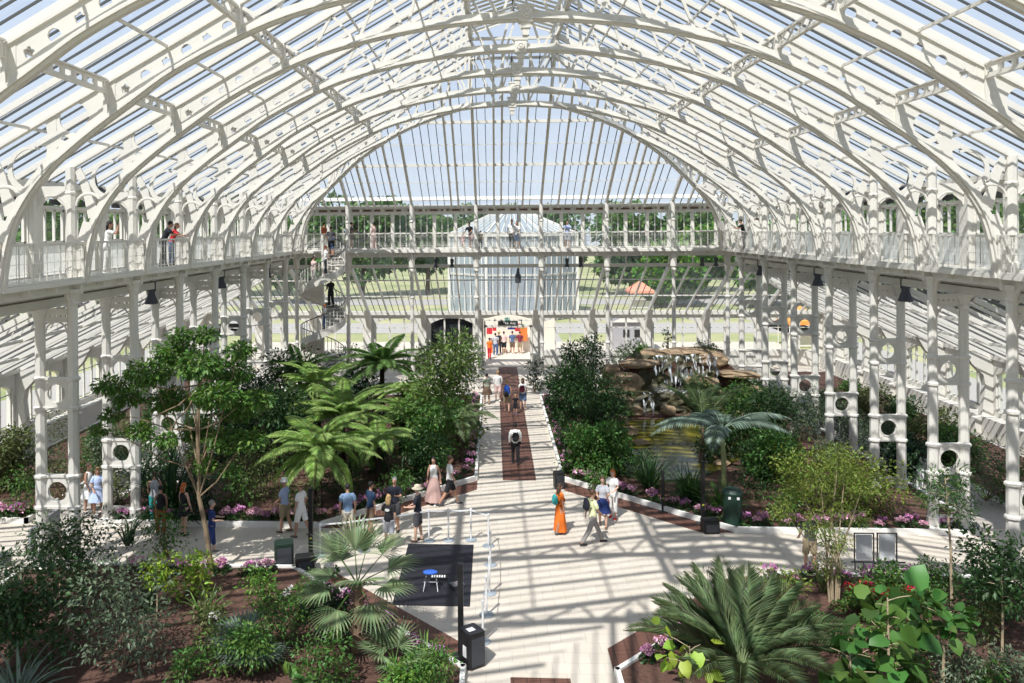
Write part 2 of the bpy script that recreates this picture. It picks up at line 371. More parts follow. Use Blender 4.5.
def half_rib(name_parent, sgn, xcut=0., diag=False):
    """one side of a rib, local x = distance from the centre line, y = 0; returns list of (name, M)."""
    out = []
    cv = curve(max(xcut, 0)); D = .0
    fl = M()
    fl.sweep(cv, .30, .05, 0.); fl.sweep(cv, .14, .08, -.05); fl.sweep(cv, .20, .05, .05); fl.sweep(cv, .10, .16, .13)
    out.append(('bottom_flange', fl))
    # web of the leg: a band following the curve, then spandrel and plates
    web = M(); leg = [p for p in cv if p.z < 10.35]
    web.strip([p+Vector((0,0,.0)) for p in leg], [p+Vector((.40,0,.05)) for p in leg], (0,.07,0))
    top = lambda x: zr(x)-.22
    zl = leg[-1]
    def B(x): return (x, zb(x)+.03)
    def T(x): return (x, top(x))
    if xcut < 11:
        def arcp(c, r, a0, a1, n=14): return [Vector((c[0]+r*math.cos(a0+(a1-a0)*i/n), 0, c[1]+r*math.sin(a0+(a1-a0)*i/n))) for i in range(n+1)]
        c1, r1 = (12.08, 11.50), .50; c2, r2 = (11.02, 12.70), .37
        # a curved frame round each opening, broad where it meets the arch
        for c, r_, a0, a1 in ((c1, r1, -PI*1.05, PI*.62), (c2, r2, -PI*.98, PI*.45)):
            n_ = 18; ia = arcp(c, r_-.02, a0, a1, n_); oa = []
            for i, p in enumerate(arcp(c, r_, a0, a1, n_)):
                w_ = .045+.075*math.sin(PI*i/n_)**2; d_ = Vector((p.x-c[0], 0, p.z-c[1])).normalized(); q_ = p+d_*w_
                q_.z = max(q_.z, zb(min(q_.x, 12.86))+.0) if q_.x < 12.8 else q_.z; oa.append(q_)
            web.strip(ia, oa, (0,.044,0))
        # star shaped node between the openings, reaching the arch and the roof bar
        nd = (11.52, 12.22); pts = []
        tips = [(11.18, zb(11.18)+.02), (11.75, zb(11.75)+.06), (12.02, 12.05), (11.78, top(11.78)), (11.38, top(11.38)), (11.36, 12.45), (11.2, 12.3)]
        web.prism([(x_, 0, z_) for x_, z_ in [(11.0, zb(11.0)+.02), (11.42, 12.02), (11.75, zb(11.75)+.05), (11.68, 12.0), (11.92, 12.08), (11.66, 12.28), (11.72, top(11.72)), (11.46, top(11.46)), (11.44, 12.42), (11.22, 12.38), (11.34, 12.2)]][::-1], (0,.06,0))
        # plate between the upper opening and the stiffener
        n_ = 12; left = arcp(c2, r2+.01, PI*1.45, PI*.62+2*PI*0, n_) if False else [Vector((c2[0]-math.cos(t)*(r2+.01), 0, c2[1]+math.sin(t)*(r2+.01))) for t in [(-PI*.48)+PI*.96*i/n_ for i in range(n_+1)]]
        right = []
        for i in range(n_+1):
            f = i/n_; x_ = 10.42; z_ = zb(10.42)+.03+(top(10.42)-zb(10.42)-.03)*f; right.append(Vector((x_, 0, z_)))
        web.strip(right, left, (0,.05,0))
        web.strip([Vector((10.42,0,zb(10.42)+.02)), Vector((10.42,0,zb(10.42)+.05))], [Vector((11.02,0,zb(11.02)+.02)), left[0]], (0,.05,0))
        web.strip([Vector((10.42,0,top(10.42)-.02)), Vector((10.42,0,top(10.42)))], [left[-1], Vector((11.05,0,top(11.05)))], (0,.05,0))
        # leaf from the leg of the rib to the post
        leafp = [Vector((12.75,0,10.35)), Vector((12.86,0,10.9)), Vector((12.98,0,11.35)), Vector((13.14,0,11.7))]
        web.strip(leafp, [Vector((12.40,0,10.45)), Vector((12.62,0,10.95)), Vector((12.72,0,11.35)), Vector((12.98,0,11.85))], (0,.06,0))
    xs = [10.42, 10.0]
    if xcut < 10: web.strip([Vector((10.42,0,zb(10.42))),Vector((9.98,0,zb(9.98)))],[Vector((10.42,0,top(10.42))),Vector((9.98,0,top(9.98)))],(0,.07,0)); web.box(10.15,10.25,-.1,.1,zb(10.2),top(10.2))
    x = 9.98; i = 0
    while x > max(xcut, 6.99)+.01:
        x2 = max(x-.50, 6.98); xm = (x+x2)/2; zm = (zb(xm)+top(xm))/2
        cell(web, [B(x), B(x2), T(x2), T(x)], (xm, zm, .135, .135, 0) if i % 2 else (xm, zm, .12, .12, .3), .05, star=(i % 2 == 0))
        x = x2; i += 1
    out.append(('web_plate', web))
    tc = M(); xe = max(xcut, XR)
    tc.beam((13.3,0,zr(13.3)-.22), (xe,0,zr(xe)-.22), .16, .07)
    tc.beam((13.3,0,zr(13.3)-.10), (xe,0,zr(xe)-.10), .07, .20)
    if xcut == 0: tc.beam((XR,0,ZTOP-.22),(0,0,ZTOP-.22), .14, .12)
    out.append(('top_chord', tc))
    if xcut < 6:
        la = M(); tn = [6.98, 5.55, 4.15, 2.85, 1.9]; bn = [6.2, 4.8, 3.4, 2.0, .7]
        la.box(6.90, 7.02, -.09, .09, zb(7), top(7))
        for i, xt in enumerate(tn):
            if xt < xcut: break
            tz = top(xt) if xt > XR else ZTOP-.22
            if i < len(bn):
                la.beam((xt,0,tz), (bn[i],0,zb(bn[i])), .07, .085)
                if i+1 < len(tn) and tn[i+1] > xcut: la.beam((tn[i+1],0,top(tn[i+1])), (bn[i],0,zb(bn[i])), .07, .085)
        if xcut == 0: la.beam((0,0,ZTOP-.22), (.7,0,zb(.7)), .06, .07)
        out.append(('lattice', la))
    arc = M()
    pts = [(13.12-.38+.38*math.cos(t*PI/10), 0, 10.72+.36*math.sin(t*PI/10)) for t in range(11)]
    arc.tube(pts, .05, 6)
    out.append(('arch_bracket', arc))
    for nm, m in out:
        m.move(Matrix.Scale(sgn, 4, (1,0,0)))
        if sgn < 0: m.f = [q[::-1] for q in m.f]
    return out
def build_rib(label, xcut=0., sides=(-1, 1), boss=True):
    r = thing('arched_rib', label, 'rib', group='white iron roof ribs')
    merged = {}
    for s in sides:
        for nm, m in half_rib(r, s, xcut):
            if nm in ('top_chord', 'lattice'):
                if nm in merged: merged[nm].add(m.v, m.f)
                else: merged[nm] = m
            else: m.build(nm, WHITE, r)
    for nm, m in merged.items(): m.build(nm, WHITE, r)
    if boss:
        b = M().box(-.2,.2,-.16,.16,15.78,16.22); b.box(-.24,.24,-.18,.18,16.2,16.27); b.box(-.13,.13,-.13,.13,15.62,15.78); b.box(-.09,.09,-.1,.1,15.42,15.62); b.lathe([(.14,0),(.12,.04),(.08,.04),(.06,.015),(.03,.04)],(0,0,0),14)
        # round target on the face towards the near end
        n_ = 5*14
        for i in range(len(b.v)-n_, len(b.v)):
            p = b.v[i]; b.v[i] = Vector((p.x, -.16-p.z, 16.0+p.y))
        b.build('boss', WHITE, r)
    return r
rib0 = build_rib('tmp'); ch = kids(rib0)
for i, k in enumerate(range(-3, 5)):
    r = rib0 if k == -3 else dup(rib0, ch=ch)
    nm = {-3:'white iron arch rib out of view overhead, closest to the gallery behind', -2:'partly seen white iron arch rib crossing the top left corner, closest overhead'}.get(k)
    lab = nm or f'white arched iron rib spanning the hall, {ORD[k+1]} complete arch from the camera'
    place(r, (0, YK(k), 0), 0, lab)
for k in (5, 6):
    for s, sd in ((-1, 'left'), (1, 'right')):
        r = build_rib(f'short white roof rib near the far {sd} corner, {"last" if k == 6 else "last but one"} on that side', xl(YK(k)), (s,), False)
        r.location = (0, YK(k), 0); r.name = 'jack_rib'
# diagonal hip ribs
for sx in (-1, 1):
    for sy in (-1, 1):
        if sy < 0: continue
        sd = 'left' if sx < 0 else 'right'
        r = thing('hip_rib', f'white diagonal hip rib rising from the far {sd} corner of the gallery', 'rib', group='white iron roof ribs')
        for nm, m in half_rib(r, 1, XR):
            if nm in ('arch_bracket',): continue
            if nm == 'lattice': continue
            for p in m.v:
                d = p.x-XR; w = p.y
                p.x = sx*(XR+d+w*.7); p.y = YC+sy*(YH+d-w*.7)
            if nm == 'bottom_flange':
                pass
            m.build(nm, WHITE, r)
# the deep rafters of the far hip and the posts they rise from
for i in range(6):
    x = (i-2.5)*BAY
    run = HX-max(abs(x), XR)
    r = thing('hip_rafter', f'deep white rafter sloping up the far glazed hip, {["first","second","third","fourth","fifth","last"][i]} from the left', 'rafter', group='deep rafters of the far hip')
    m = M(); p = Vector((x, YC+HL-.25, zr(HX)+.02)); q = Vector((x, YC+HL-run, zr(HX)+SL*run))
    m.beam(p, q, .07, .32, off=-.2); m.beam(p, q, .15, .05, off=-.36); m.build('rafter_beam', WHITE, r)
    m = M(); m.tube([(x, YG+.1, 10.6), (x, YG+.12, 11.1), (x, YG+.4, 11.5), (x, YG+.75-1.2, 12.0)][:3], .09, 6); m.build('knee_bracket', WHITE, r)

# ------------------------------------------------------------------ floor, beds
f = M().add([(-23,-2,0),(23,-2,0),(23,70,0),(-23,70,0)], [(0,1,2,3)]); st('floor', f, STONE)
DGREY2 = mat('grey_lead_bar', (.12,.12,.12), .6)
# ------------------------------------------------------------------ walls
def arch_panel(m, mp, u0, u1, z0, z1, o0, o1, oz, spring, rise, t):
    """wall panel u0..u1, z0..z1 with an opening o0..o1 from oz up to spring, crowned by a segmental arch; mp(u,z,d)->point, d depth 0..t"""
    n = 8; pts = []
    for j in range(n+1):
        s = j/n; u = o0+(o1-o0)*s; pts.append((u, spring+rise*(1-(2*s-1)**2)))
    def quad(a, b, c, d):
        q = [a, b, c, d]; vs = [mp(u, z, 0) for u, z in q]+[mp(u, z, t) for u, z in q]
        m.add(vs, [(0,1,2,3),(7,6,5,4),(0,4,5,1),(1,5,6,2),(2,6,7,3),(3,7,4,0)])
    if o0 > u0: quad((u0,z0),(o0,z0),(o0,z1),(u0,z1))
    if u1 > o1: quad((o1,z0),(u1,z0),(u1,z1),(o1,z1))
    if oz > z0: quad((o0,z0),(o1,z0),(o1,oz),(o0,oz))
    for (a, za), (b, zb_) in zip(pts[:-1], pts[1:]): quad((a,za),(b,zb_),(b,z1),(a,z1))
WN = [0]
def window(mp, u0, u1, z0, z1, nm=2, cross=None, mw=.055, frame=.07):
    WN[0] += 1
    g = M().add([mp(u0,z0,.12),mp(u1,z0,.12),mp(u1,z1,.12),mp(u0,z1,.12)], [(0,1,2,3)])
    w = g.build(f'window_{WN[0]}', WING); tag(w, kind='structure')
    m = M()
    def bar(ua, ub, za, zb_, d0=.08, d1=.16):
        q = [(ua,za),(ub,za),(ub,zb_),(ua,zb_)]; vs = [mp(u,z,d0) for u, z in q]+[mp(u,z,d1) for u, z in q]
        m.add(vs, [(0,1,2,3),(7,6,5,4),(0,4,5,1),(1,5,6,2),(2,6,7,3),(3,7,4,0)])
    bar(u0,u0+frame,z0,z1); bar(u1-frame,u1,z0,z1); bar(u0,u1,z0,z0+frame); bar(u0,u1,z1-frame,z1)
    for j in range(nm):
        u = u0+(u1-u0)*(j+1)/(nm+1); bar(u-mw/2,u+mw/2,z0,z1)
    for c in (cross or []): bar(u0,u1,c-.02,c+.02)
    m.build('window_frame', WHITE, w); return w
def side_mp(s, X): return lambda u, z, d: (s*(X+d), u, z)
def far_mp(Y): return lambda u, z, d: (u, Y+d, z)

FROST = mat('frosted_panel', (.86,.85,.82), .6, transl=.6)
# clerestory walls behind the side galleries
for s, nm in ((-1, 'left'), (1, 'right')):
    m = M(); mp = side_mp(s, XW)
    ks = list(range(-5, 7)); bays = [(YK(k), YK(k+1)) for k in ks[:-1]]+[(YK(6), YG)]+[(YG, YW)]
    for ya, yb in bays:
        L_ = yb-ya
        if L_ < 2:
            arch_panel(m, mp, ya, yb, 7.7, 11.4, ya+.25, yb-.1, 9.62, 10.8, .0, .2); window(mp, ya+.25, yb-.1, 9.62, 10.8, 0); continue
        mid = (ya+yb)/2; e = .27; c = .17
        for u0, u1, o0, o1 in ((ya, mid, ya+e, mid-c), (mid, yb, mid+c, yb-e)):
            arch_panel(m, mp, u0, u1, 7.7, 10.68, o0, o1, 8.66, 10.66, .0, .2)
            dd = M().add([mp(o0,8.66,.06),mp(o1,8.66,.06),mp(o1,9.58,.06),mp(o0,9.58,.06)], [(0,1,2,3)]); st('wall_dado_panel', dd, FROST)
            arch_panel(m, mp, u0, u1, 10.68, 11.4, o0, o1, 10.76, 10.86, .18, .2)
            window(mp, o0, o1, 9.62, 10.66, 2)
            lv = M()                        # dark louvre behind the fanlight
            for j in range(2):
                a = o0+(o1-o0)*(j+.08)/2; b = o0+(o1-o0)*(j+.92)/2
                q = [(a,10.8),(b,10.8),(b,10.98),(a,10.98)]; lv.add([mp(u,z,.15) for u, z in q], [(0,1,2,3)])
            tag(lv.build('trim_louvre', DGREY, None), kind='structure')
    for k in ks:                            # pilasters
        y = YK(k)
        m.box(min(s*(XW-.16), s*XW), max(s*(XW-.16), s*XW), y-.24, y+.24, 7.7, 11.35)
        mid = y+BAY/2
        if k < 6: m.box(min(s*(XW-.07), s*XW), max(s*(XW-.07), s*XW), mid-.13, mid+.13, 8.62, 11.2)
    m.box(min(s*(XW-.06), s*XW), max(s*(XW-.06), s*XW), -1, YW, 9.55, 9.63)
    m.box(min(s*(XW-.2), s*(XW+.3)), max(s*(XW-.2), s*(XW+.3)), -1.2, YW, 11.3, 11.5)
    st('wall_'+nm, m, CREAM)
    bx = M()                                # beam and wall foot above the aisle roof
    bx.box(min(s*(XW-.35), s*(XW+.22)), max(s*(XW-.35), s*(XW+.22)), -1, YW, 7.72, 7.98)
    st('trim_'+('1' if s < 0 else '2'), bx, WHITE)
# wall behind the far gallery: glazed from the deck up
m = M(); mp = far_mp(YW)
xs = [-XW]+[(i-2.5)*BAY for i in range(6)]+[XW]
m.box(-XW, XW, YW-.02, YW+.2, 10.86, 11.02); m.box(-XW, XW, YW-.15, YW+.3, 11.24, 11.42); m.box(-XW, XW, YW-.04, YW+.2, 8.5, 8.72)
for a, b in zip(xs[:-1], xs[1:]):
    m.box(a-.09, a+.09, YW-.06, YW+.18, 8.5, 11.4)
    nn = 3
    for j in range(nn):
        u0 = a+(b-a)*j/nn; u1 = a+(b-a)*(j+1)/nn
        if j: m.box(u0-.09, u0+.09, YW, YW+.15, 8.7, 11.0)
        window(mp, u0+.09, u1-.09, 8.72, 10.86, 2, [9.68], .04, .03)
        m.box((u0+u1)/2-.1, (u0+u1)/2+.1, YW, YW+.12, 11.0, 11.26)
st('wall_back', m, WHITE)
lv = M().box(-XW, XW, YW+.1, YW+.14, 11.02, 11.26); st('trim_3', lv, WHITE)
lv = M()
for i in range(40):
    u = -14.2+i*.71; lv.box(u, u+.5, YW+.06, YW+.1, 11.06, 11.17)
st('trim_louvre', lv, mat('vent_brown', (.22,.12,.08), .8))

# ------------------------------------------------------------------ aisle roofs (lean-to)
def aisle(fn, y0, y1, name, hip0=False, hip1=False):
    """fn(u, d, z): u along the wall, d from gallery wall (0) to eaves; slope 7.62 -> ZE"""
    pass
ZA0 = 7.62; DW = XO-XW-.2; SA = (ZA0-ZE)/DW
DF = YO-YW-.2; SF = (ZA0-ZE)/DF
aisle_roof = tag(bpy.data.objects.new('ceiling', None), kind='structure'); COL.objects.link(aisle_roof)
for s in (-1, 1):
    bars = M(); n = int((YO+1)/SPC)
    for i in range(-int((D0+1)/SPC), int((YO-D0)/SPC)+1):
        y = D0+i*SPC
        d1 = DW
        d0 = 0.
        if y > YW+.2: d0 = DW*(y-YW-.2)/DF
        if d1-d0 < .3: continue
        p = (s*(XW+.2+d0), y, ZA0-SA*d0); q = (s*(XW+.2+d1), y, ZE)
        if i % 9 == 0: M().beam(p, q, .11, .17, off=-.09).build('principal_rafter', WHITE, aisle_roof)
        elif i % 3 == 0: M().beam(p, q, .07, .10, off=-.05).build('rafter', WHITE, aisle_roof)
        else: bars.beam(p, q, .03, .07, off=-.02)
    bars.build('glazing_bar', DGREY2, aisle_roof)['kind'] = 'stuff'
    g = M().add([(s*(XW+.2),-1,ZA0+.02),(s*(XW+.2),YW+.2,ZA0+.02),(s*XO,YO,ZE+.02),(s*XO,-1,ZE+.02)], [(0,1,2,3)]); g.build('roof_glass', AISLEG, aisle_roof)
    m = M()
    for d in (2.6, 5.2): m.beam((s*(XW+.2+d),-1,ZA0-SA*d-.12), (s*(XW+.2+d),YW+DF*d/DW,ZA0-SA*d-.12), .08, .12)
    m.beam((s*XO,-1,ZE-.05), (s*XO,YO,ZE-.05), .2, .3); m.build('aisle_purlin', WHITE, aisle_roof)
    m = M()                                 # opened vent sashes with stays near the top of the slope
    for k in range(-1, 6):
        for j in (0, 1, 2):
            y = YK(k)+.35+j*BAY/3; x0 = XW+.5
            a = Vector((s*(x0+.1), y, ZA0-.05)); b = Vector((s*(x0+1.0), y, ZA0-.12)); w = Vector((0, BAY/3-.25, 0))
            for p0, p1 in ((a, b), (a+w, b+w), (a, a+w), (b, b+w), ((a+b)/2, (a+b)/2+w)): m.beam(p0, p1, .05, .05)
            for dy in (.3, .8): m.beam(b+Vector((0, dy, 0)), Vector((s*(x0+1.45), y+dy, ZA0-SA*1.6-.25)), .03, .03)
    m.build('vent_sash', WHITE, aisle_roof)
bars = M()
for i in range(-60, 61):
    x = 2.0065+i*SPC
    if abs(x) > XO-.1: continue
    d0 = 0. if abs(x) < XW+.2 else DF*(abs(x)-XW-.2)/DW
    if DF-d0 < .3: continue
    p = (x, YW+.2+d0, ZA0-SF*d0); q = (x, YO, ZE)
    if i % 9 == 0: M().beam(p, q, .13, .30, off=-.15).build('principal_rafter', WHITE, aisle_roof)
    elif i % 3 == 0: M().beam(p, q, .085, .16, off=-.08).build('rafter', WHITE, aisle_roof)
    else: bars.beam(p, q, .032, .06, off=-.02)
bars.build('glazing_bar', DGREY2, aisle_roof)['kind'] = 'stuff'
g = M().add([(-XW-.2,YW+.2,ZA0+.02),(XW+.2,YW+.2,ZA0+.02),(XO,YO,ZE+.02),(-XO,YO,ZE+.02)], [(0,1,2,3)]); g.build('roof_glass', AISLEG, aisle_roof)
m = M()
for d in (1.9, 4.3): m.beam((-XW-d,YW+.2+d,ZA0-SF*d-.1), (XW+d,YW+.2+d,ZA0-SF*d-.1), .06, .08)
m.beam((-XO,YO-.05,ZE-.05), (XO,YO-.05,ZE-.05), .2, .28)
m.box(-XW, XW, YW-.05, YW+.15, 7.45, 7.66); m.build('aisle_purlin', WHITE, aisle_roof)
m = M()
for a, b in zip(xs[:-1], xs[1:]):
    for j in range(3): u = a+(b-a)*j/3; m.box(u-.04, u+.04, YW, YW+.1, 7.6, 8.5)
m.build('mullion', WHITE, aisle_roof)
g = M().add([(-XW,YW+.08,7.64),(XW,YW+.08,7.64),(XW,YW+.08,8.5),(-XW,YW+.08,8.5)], [(0,1,2,3)]); g.build('strip_glass', WING, aisle_roof)
for s in (-1, 1):                           # corner hip beams
    M().beam((s*(XW+.2),YW+.2,ZA0-.1),(s*XO,YO,ZE-.1),.14,.3).build('hip_beam', WHITE, aisle_roof)

# ------------------------------------------------------------------ outer aisle walls with arched windows
def buttress(m, mp3, u):
    """internal tapering pier: mp3(u, d, z), d inwards"""
    prof = [(0,0),(.85,0),(.8,.9),(.5,1.0),(.34,2.4),(.42,2.9),(.95,3.45),(1.35,ZE+.28),(0,ZE-.2)]
    t = .17; n = len(prof)
    vs = [mp3(u-t, d, z) for d, z in prof]+[mp3(u+t, d, z) for d, z in prof]
    m.add(vs, [tuple(range(n)), tuple(range(2*n-1, n-1, -1))]+[(j, n+j, n+(j+1) % n, (j+1) % n) for j in range(n)])
for s, nm in ((-1, 'left'), (1, 'right')):
    m = M(); mp = side_mp(s, XO)
    for k in range(-2, 9):
        ya, yb = YK(k), YK(k+1)
        if yb > YO: yb = YO
        arch_panel(m, mp, ya, yb, 0, ZE, ya+.38, yb-.38, 1.25, 2.95, .42, .3)
        window(mp, ya+.38, yb-.38, 1.25, 3.35, 3, [2.75], .11)
        buttress(m, lambda u, d, z: (s*(XO-d), u, z), ya)
        # solid panelled plinth in front of the wall
    m.box(min(s*(XO-.55), s*XO), max(s*(XO-.55), s*XO), 12, YO-1, 0, 1.0)
    st('wall_aisle_'+nm, m, CREAM)
m = M(); mp = far_mp(YO)
xs2 = [-XO]+[(i-5)*BAY for i in range(0, 11)]+[XO]
xs2 = [-XO, -18.06, -14.045]+[(i-2.5)*BAY for i in range(6)]+[14.045, 18.06, XO]
for a, b in zip(xs2[:-1], xs2[1:]):
    if abs(a+b) < .1:                       # the doorway bay
        arch_panel(m, mp, a, b, 0, ZE, -1.72, 1.82, 0, 3.3, .35, .3); continue
    arch_panel(m, mp, a, b, 0, ZE, a+.42, b-.42, 1.05, 3.0, .45, .3)
    dark = abs((a+b)/2+4.0) < .3
    w = window(mp, a+.42, b-.42, 1.05, 3.45, 2, [2.7] if not dark else None, .12)
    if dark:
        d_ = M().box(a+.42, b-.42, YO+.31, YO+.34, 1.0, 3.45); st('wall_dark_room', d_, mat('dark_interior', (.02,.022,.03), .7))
for x in xs2:
    if abs(x) < 21 : buttress(m, lambda u, d, z: (u, YO-d, z), x)
st('wall_far', m, CREAM)
# far door frame with the sign
dr = M()
for x in (-1.62, 1.72): dr.box(x-.07, x+.07, YO-.12, YO+.1, 0, 3.25)
dr.box(-1.69, 1.79, YO-.12, YO+.1, 2.75, 2.92); dr.box(-.95, -.85, YO-.1, YO+.1, 2.92, 3.4); dr.box(1.0, 1.08, YO-.1, YO+.1, 2.92, 3.4)
dr.box(-1.69, 1.79, YO-.1, YO+.05, 3.22, 3.3)
st('door_1', dr, WHITE)
def text_obj(name, s, size, loc, rot, mt, parent=None, ext=.004):
    c = bpy.data.curves.new(name, 'FONT'); c.body = s; c.size = size; c.extrude = ext; c.align_x = 'CENTER'; c.align_y = 'CENTER'
    o = bpy.data.objects.new(name, c); COL.objects.link(o); o.location = loc; o.rotation_euler = rot; c.materials.append(mt)
    if parent: o.parent = parent
    return o
def text_mesh(name, s, size, loc, mt, parent):
    o = text_obj('tmp', s, size, (0,0,0), (0,0,0), mt); dg = bpy.context.evaluated_depsgraph_get(); me = bpy.data.meshes.new_from_object(o.evaluated_get(dg)); bpy.data.objects.remove(o)
    me.transform(Matrix.Rotation(PI/2, 4, 'X')); n_ = bpy.data.objects.new(name, me); COL.objects.link(n_); n_.location = loc; n_.parent = parent
    return n_
LET = mat('white_lettering', (.85,.85,.83), .6)
t = thing('shop_sign', 'black sign board with white words above the far doorway', 'sign', (.06, YO-.16, 3.07))
M().box(-.72,.72,-.02,.02,-.15,.15).build('board', BLACK, t); text_mesh('lettering', 'The shop', .25, (.12,-.03,0), LET, t)
t = thing('exit_sign', 'small green exit sign on top of the black shop sign', 'sign', (.0, YO-.2, 3.36))
M().box(-.17,.17,-.02,.02,-.11,.11).build('board', mat('green_sign', (.0,.25,.17), .5), t)
r_ = M(); r_.tube([(-.09,-.03,.055),(-.075,-.03,.0),(-.11,-.03,-.06)], .014, 5); r_.tube([(-.075,-.03,.0),(-.04,-.03,-.05)], .012, 5); r_.ell((-.08,-.03,.08),(.018,.012,.018)); r_.box(.03,.12,-.03,-.022,-.07,.07)
r_.build('running_figure', LET, t)
# shop goods seen through the doorway
def shopwall():
    m = M().box(-4, 4, YO+6.2, YO+6.4, 0, 3.2); st('wall_shop', m, mat('shop_cream', (.75,.68,.58), .8))
shopwall()
cols = [('red', (.55,.03,.04)), ('orange', (.75,.2,.04)), ('navy', (.02,.03,.15)), ('green', (.08,.25,.08))]
for i, (px, py, cn, w, h) in enumerate([(489.5,331,'red',.45,.5),(517.5,327.5,'red',.4,.6),(523.5,334,'orange',.6,1.1),(511.5,327,'navy',.6,.4),(494.5,329,'red',.3,.3),(490.5,347,'orange',.35,.9),(521,326.5,'green',.5,.4)]):
    p = AY(px, py, YO+5.6)
    o = thing('shop_banner', f'{cn} hanging shop display seen through the far doorway, {ORD[i] if i else "first"} item of the display', 'display', p)
    c_ = dict(cols)[cn]; m = M()
    nn = 5
    for j in range(nn):
        a = -w/2+w*j/nn; b = a+w/nn; dz = .02*math.sin(j*2.1+i)
        m.add([(a,dz,-h/2),(b,-dz,-h/2),(b,-dz,h/2),(a,dz,h/2),(a,dz+.05,-h/2),(b,-dz+.05,-h/2),(b,-dz+.05,h/2),(a,dz+.05,h/2)], [(0,1,2,3),(7,6,5,4),(0,4,5,1),(2,6,7,3),(1,5,6,2),(3,7,4,0)])
    m.build('cloth', mat('banner_'+cn, c_, .8), o); M().beam((-w/2-.03,.02,h/2),(w/2+.03,.02,h/2),.03,.03).build('rod', GREY, o)
    o['label'] = {0:'red square hanging display at the left edge of the far doorway',1:'red hanging banner above the couple in the far doorway',2:'orange hanging textile at the right of the far doorway',3:'dark blue hanging banner at the top middle of the far doorway',4:'small red display high on the left of the far doorway',5:'low orange display at the bottom left of the far doorway',6:'green hanging display high on the right of the far doorway'}[i]
# ------------------------------------------------------------------ paired columns; local +x points outwards
def shaft(x, top, m, rr=.165):
    prof = [(.24,0),(.24,.16),(.20,.2),(.20,.42),(.215,.46),(rr+.02,.5),(rr,.55),(rr,1.84),(rr+.05,1.88),(rr+.05,1.94),(rr,1.98),(rr,2.74),(rr+.05,2.79),(rr+.05,2.85),(rr-.01,2.9),
            (rr-.01,4.72),(rr+.04,4.77),(rr+.04,4.84),(rr-.01,4.88),(rr-.01,5.6),(rr+.04,5.64),(rr+.04,5.7),(rr-.02,5.75),(rr-.02,top-.5),(rr+.02,top-.42),(rr,top-.36),(rr+.05,top-.2),(rr+.12,top-.08),(rr+.12,top)]
    m.lathe(prof, (x, 0, 0), 8, PI/8)
def pair_column():
    r = thing('paired_column', 'x', 'column', group='white cast iron column pairs under the side galleries')
    m = M(); shaft(0, 8.3, m); m.build('inner_shaft', WHITE, r)
    m = M(); shaft(.98, 7.75, m); m.build('outer_shaft', WHITE, r)
    for z0, z1, rr in ((1.92, 2.81, .29), (4.81, 5.66, .27)):
        m = M(); x0, x1 = .13, .85; c = ((x0+x1)/2, (z0+z1)/2)
        cell(m, [(x0,z0),(x1,z0),(x1,z1),(x0,z1)], (*c, rr, rr, 0), .09)
        m.tube([(c[0]+(rr+.015)*math.cos(t*PI/14), -.05, c[1]+(rr+.015)*math.sin(t*PI/14)) for t in range(29)], .022, 5, cap=False)
        m.box(x0-.05, x1+.05, -.08, .08, z1-.02, z1+.05); m.box(x0-.05, x1+.05, -.08, .08, z0-.05, z0+.02)
        for sx in (x0+.09, x1-.09):
            for zz in (z0+.1, z1-.1): m.tube([(sx,-.045,zz),(sx,-.065,zz)], .022, 6)
        m.build('ring_panel', WHITE, r)
    m = M(); m.box(.14,.84,-.05,.05,.46,.53); m.box(.14,.84,-.05,.05,0,.06)
    m.beam((.2,0,.06),(.78,0,.47),.07,.06); m.beam((.78,0,.06),(.2,0,.47),.06,.06); m.build('cross_panel', WHITE, r)
    m = M()                                  # pierced beam and arch below it
    for j in range(5):
        a = .1+j*.156; cell(m, [(a,7.36),(a+.156,7.36),(a+.156,7.66),(a,7.66)], (a+.078,7.51,.035,.035,0), .07, n=8)
    m.box(.1,.9,-.06,.06,7.66,7.72); m.box(.1,.9,-.06,.06,7.32,7.37)
    m.tube([(.49+.33*math.cos(t*PI/10), 0, 7.0+.33*math.sin(t*PI/10)) for t in range(11)], .03, 5)
    m.build('pierced_beam', WHITE, r)
    for sy in (-1, 1):
        m = M(); a = []; b = []
        for t in range(8):
            th = t/7*PI/2; a.append(Vector((0, sy*(.12+.62*(1-math.cos(th))), 7.72+.68*math.sin(th)))); b.append(Vector((0, sy*(.10+.5*(1-math.cos(th))*.0), 7.72+.72*t/7)))
        m.tube(a, .045, 5); a2 = [p for p in a]; m.strip([Vector((0,sy*.1,7.72+.72*t/7)) for t in range(8)], [Vector((0,sy*(.12+.62*(1-math.cos(t/7*PI/2)))*(1),7.72+.68*math.sin(t/7*PI/2))) for t in range(8)], (.05,0,0))
        m.build('curved_bracket', WHITE, r)
    m = M()                                  # post through the gallery to the roof
    m.lathe([(.19,8.62),(.19,8.9),(.155,8.95),(.15,11.05),(.17,11.08),(.17,11.12),(.15,11.15),(.15,11.85)], (0,0,0), 8, PI/8)
    pts = [(.57+.43*math.cos(t*PI/10), 0, 10.62+.40*math.sin(t*PI/10)) for t in range(11)]; m.tube(pts, .045, 5)
    m.strip([Vector((.12,0,11.3)),Vector((.57,0,11.3)),Vector((1.0,0,11.3))],[Vector((.14,0,10.66)),Vector((.57,0,11.05)),Vector((1.0,0,10.66))],(0,.05,0))
    m.build('gallery_post', WHITE, r)
    return r
pc = pair_column(); ch = kids(pc); first = True
for s, sd in ((-1, 'left'), (1, 'right')):
    for k in range(-1, 7):
        r = pc if first else dup(pc, ch=ch); first = False
        place(r, (s*W, YK(k), 0), PI if s < 0 else 0, f'white cast iron column pair on the {sd} side of the hall, {ORD[k+1]} from the camera')
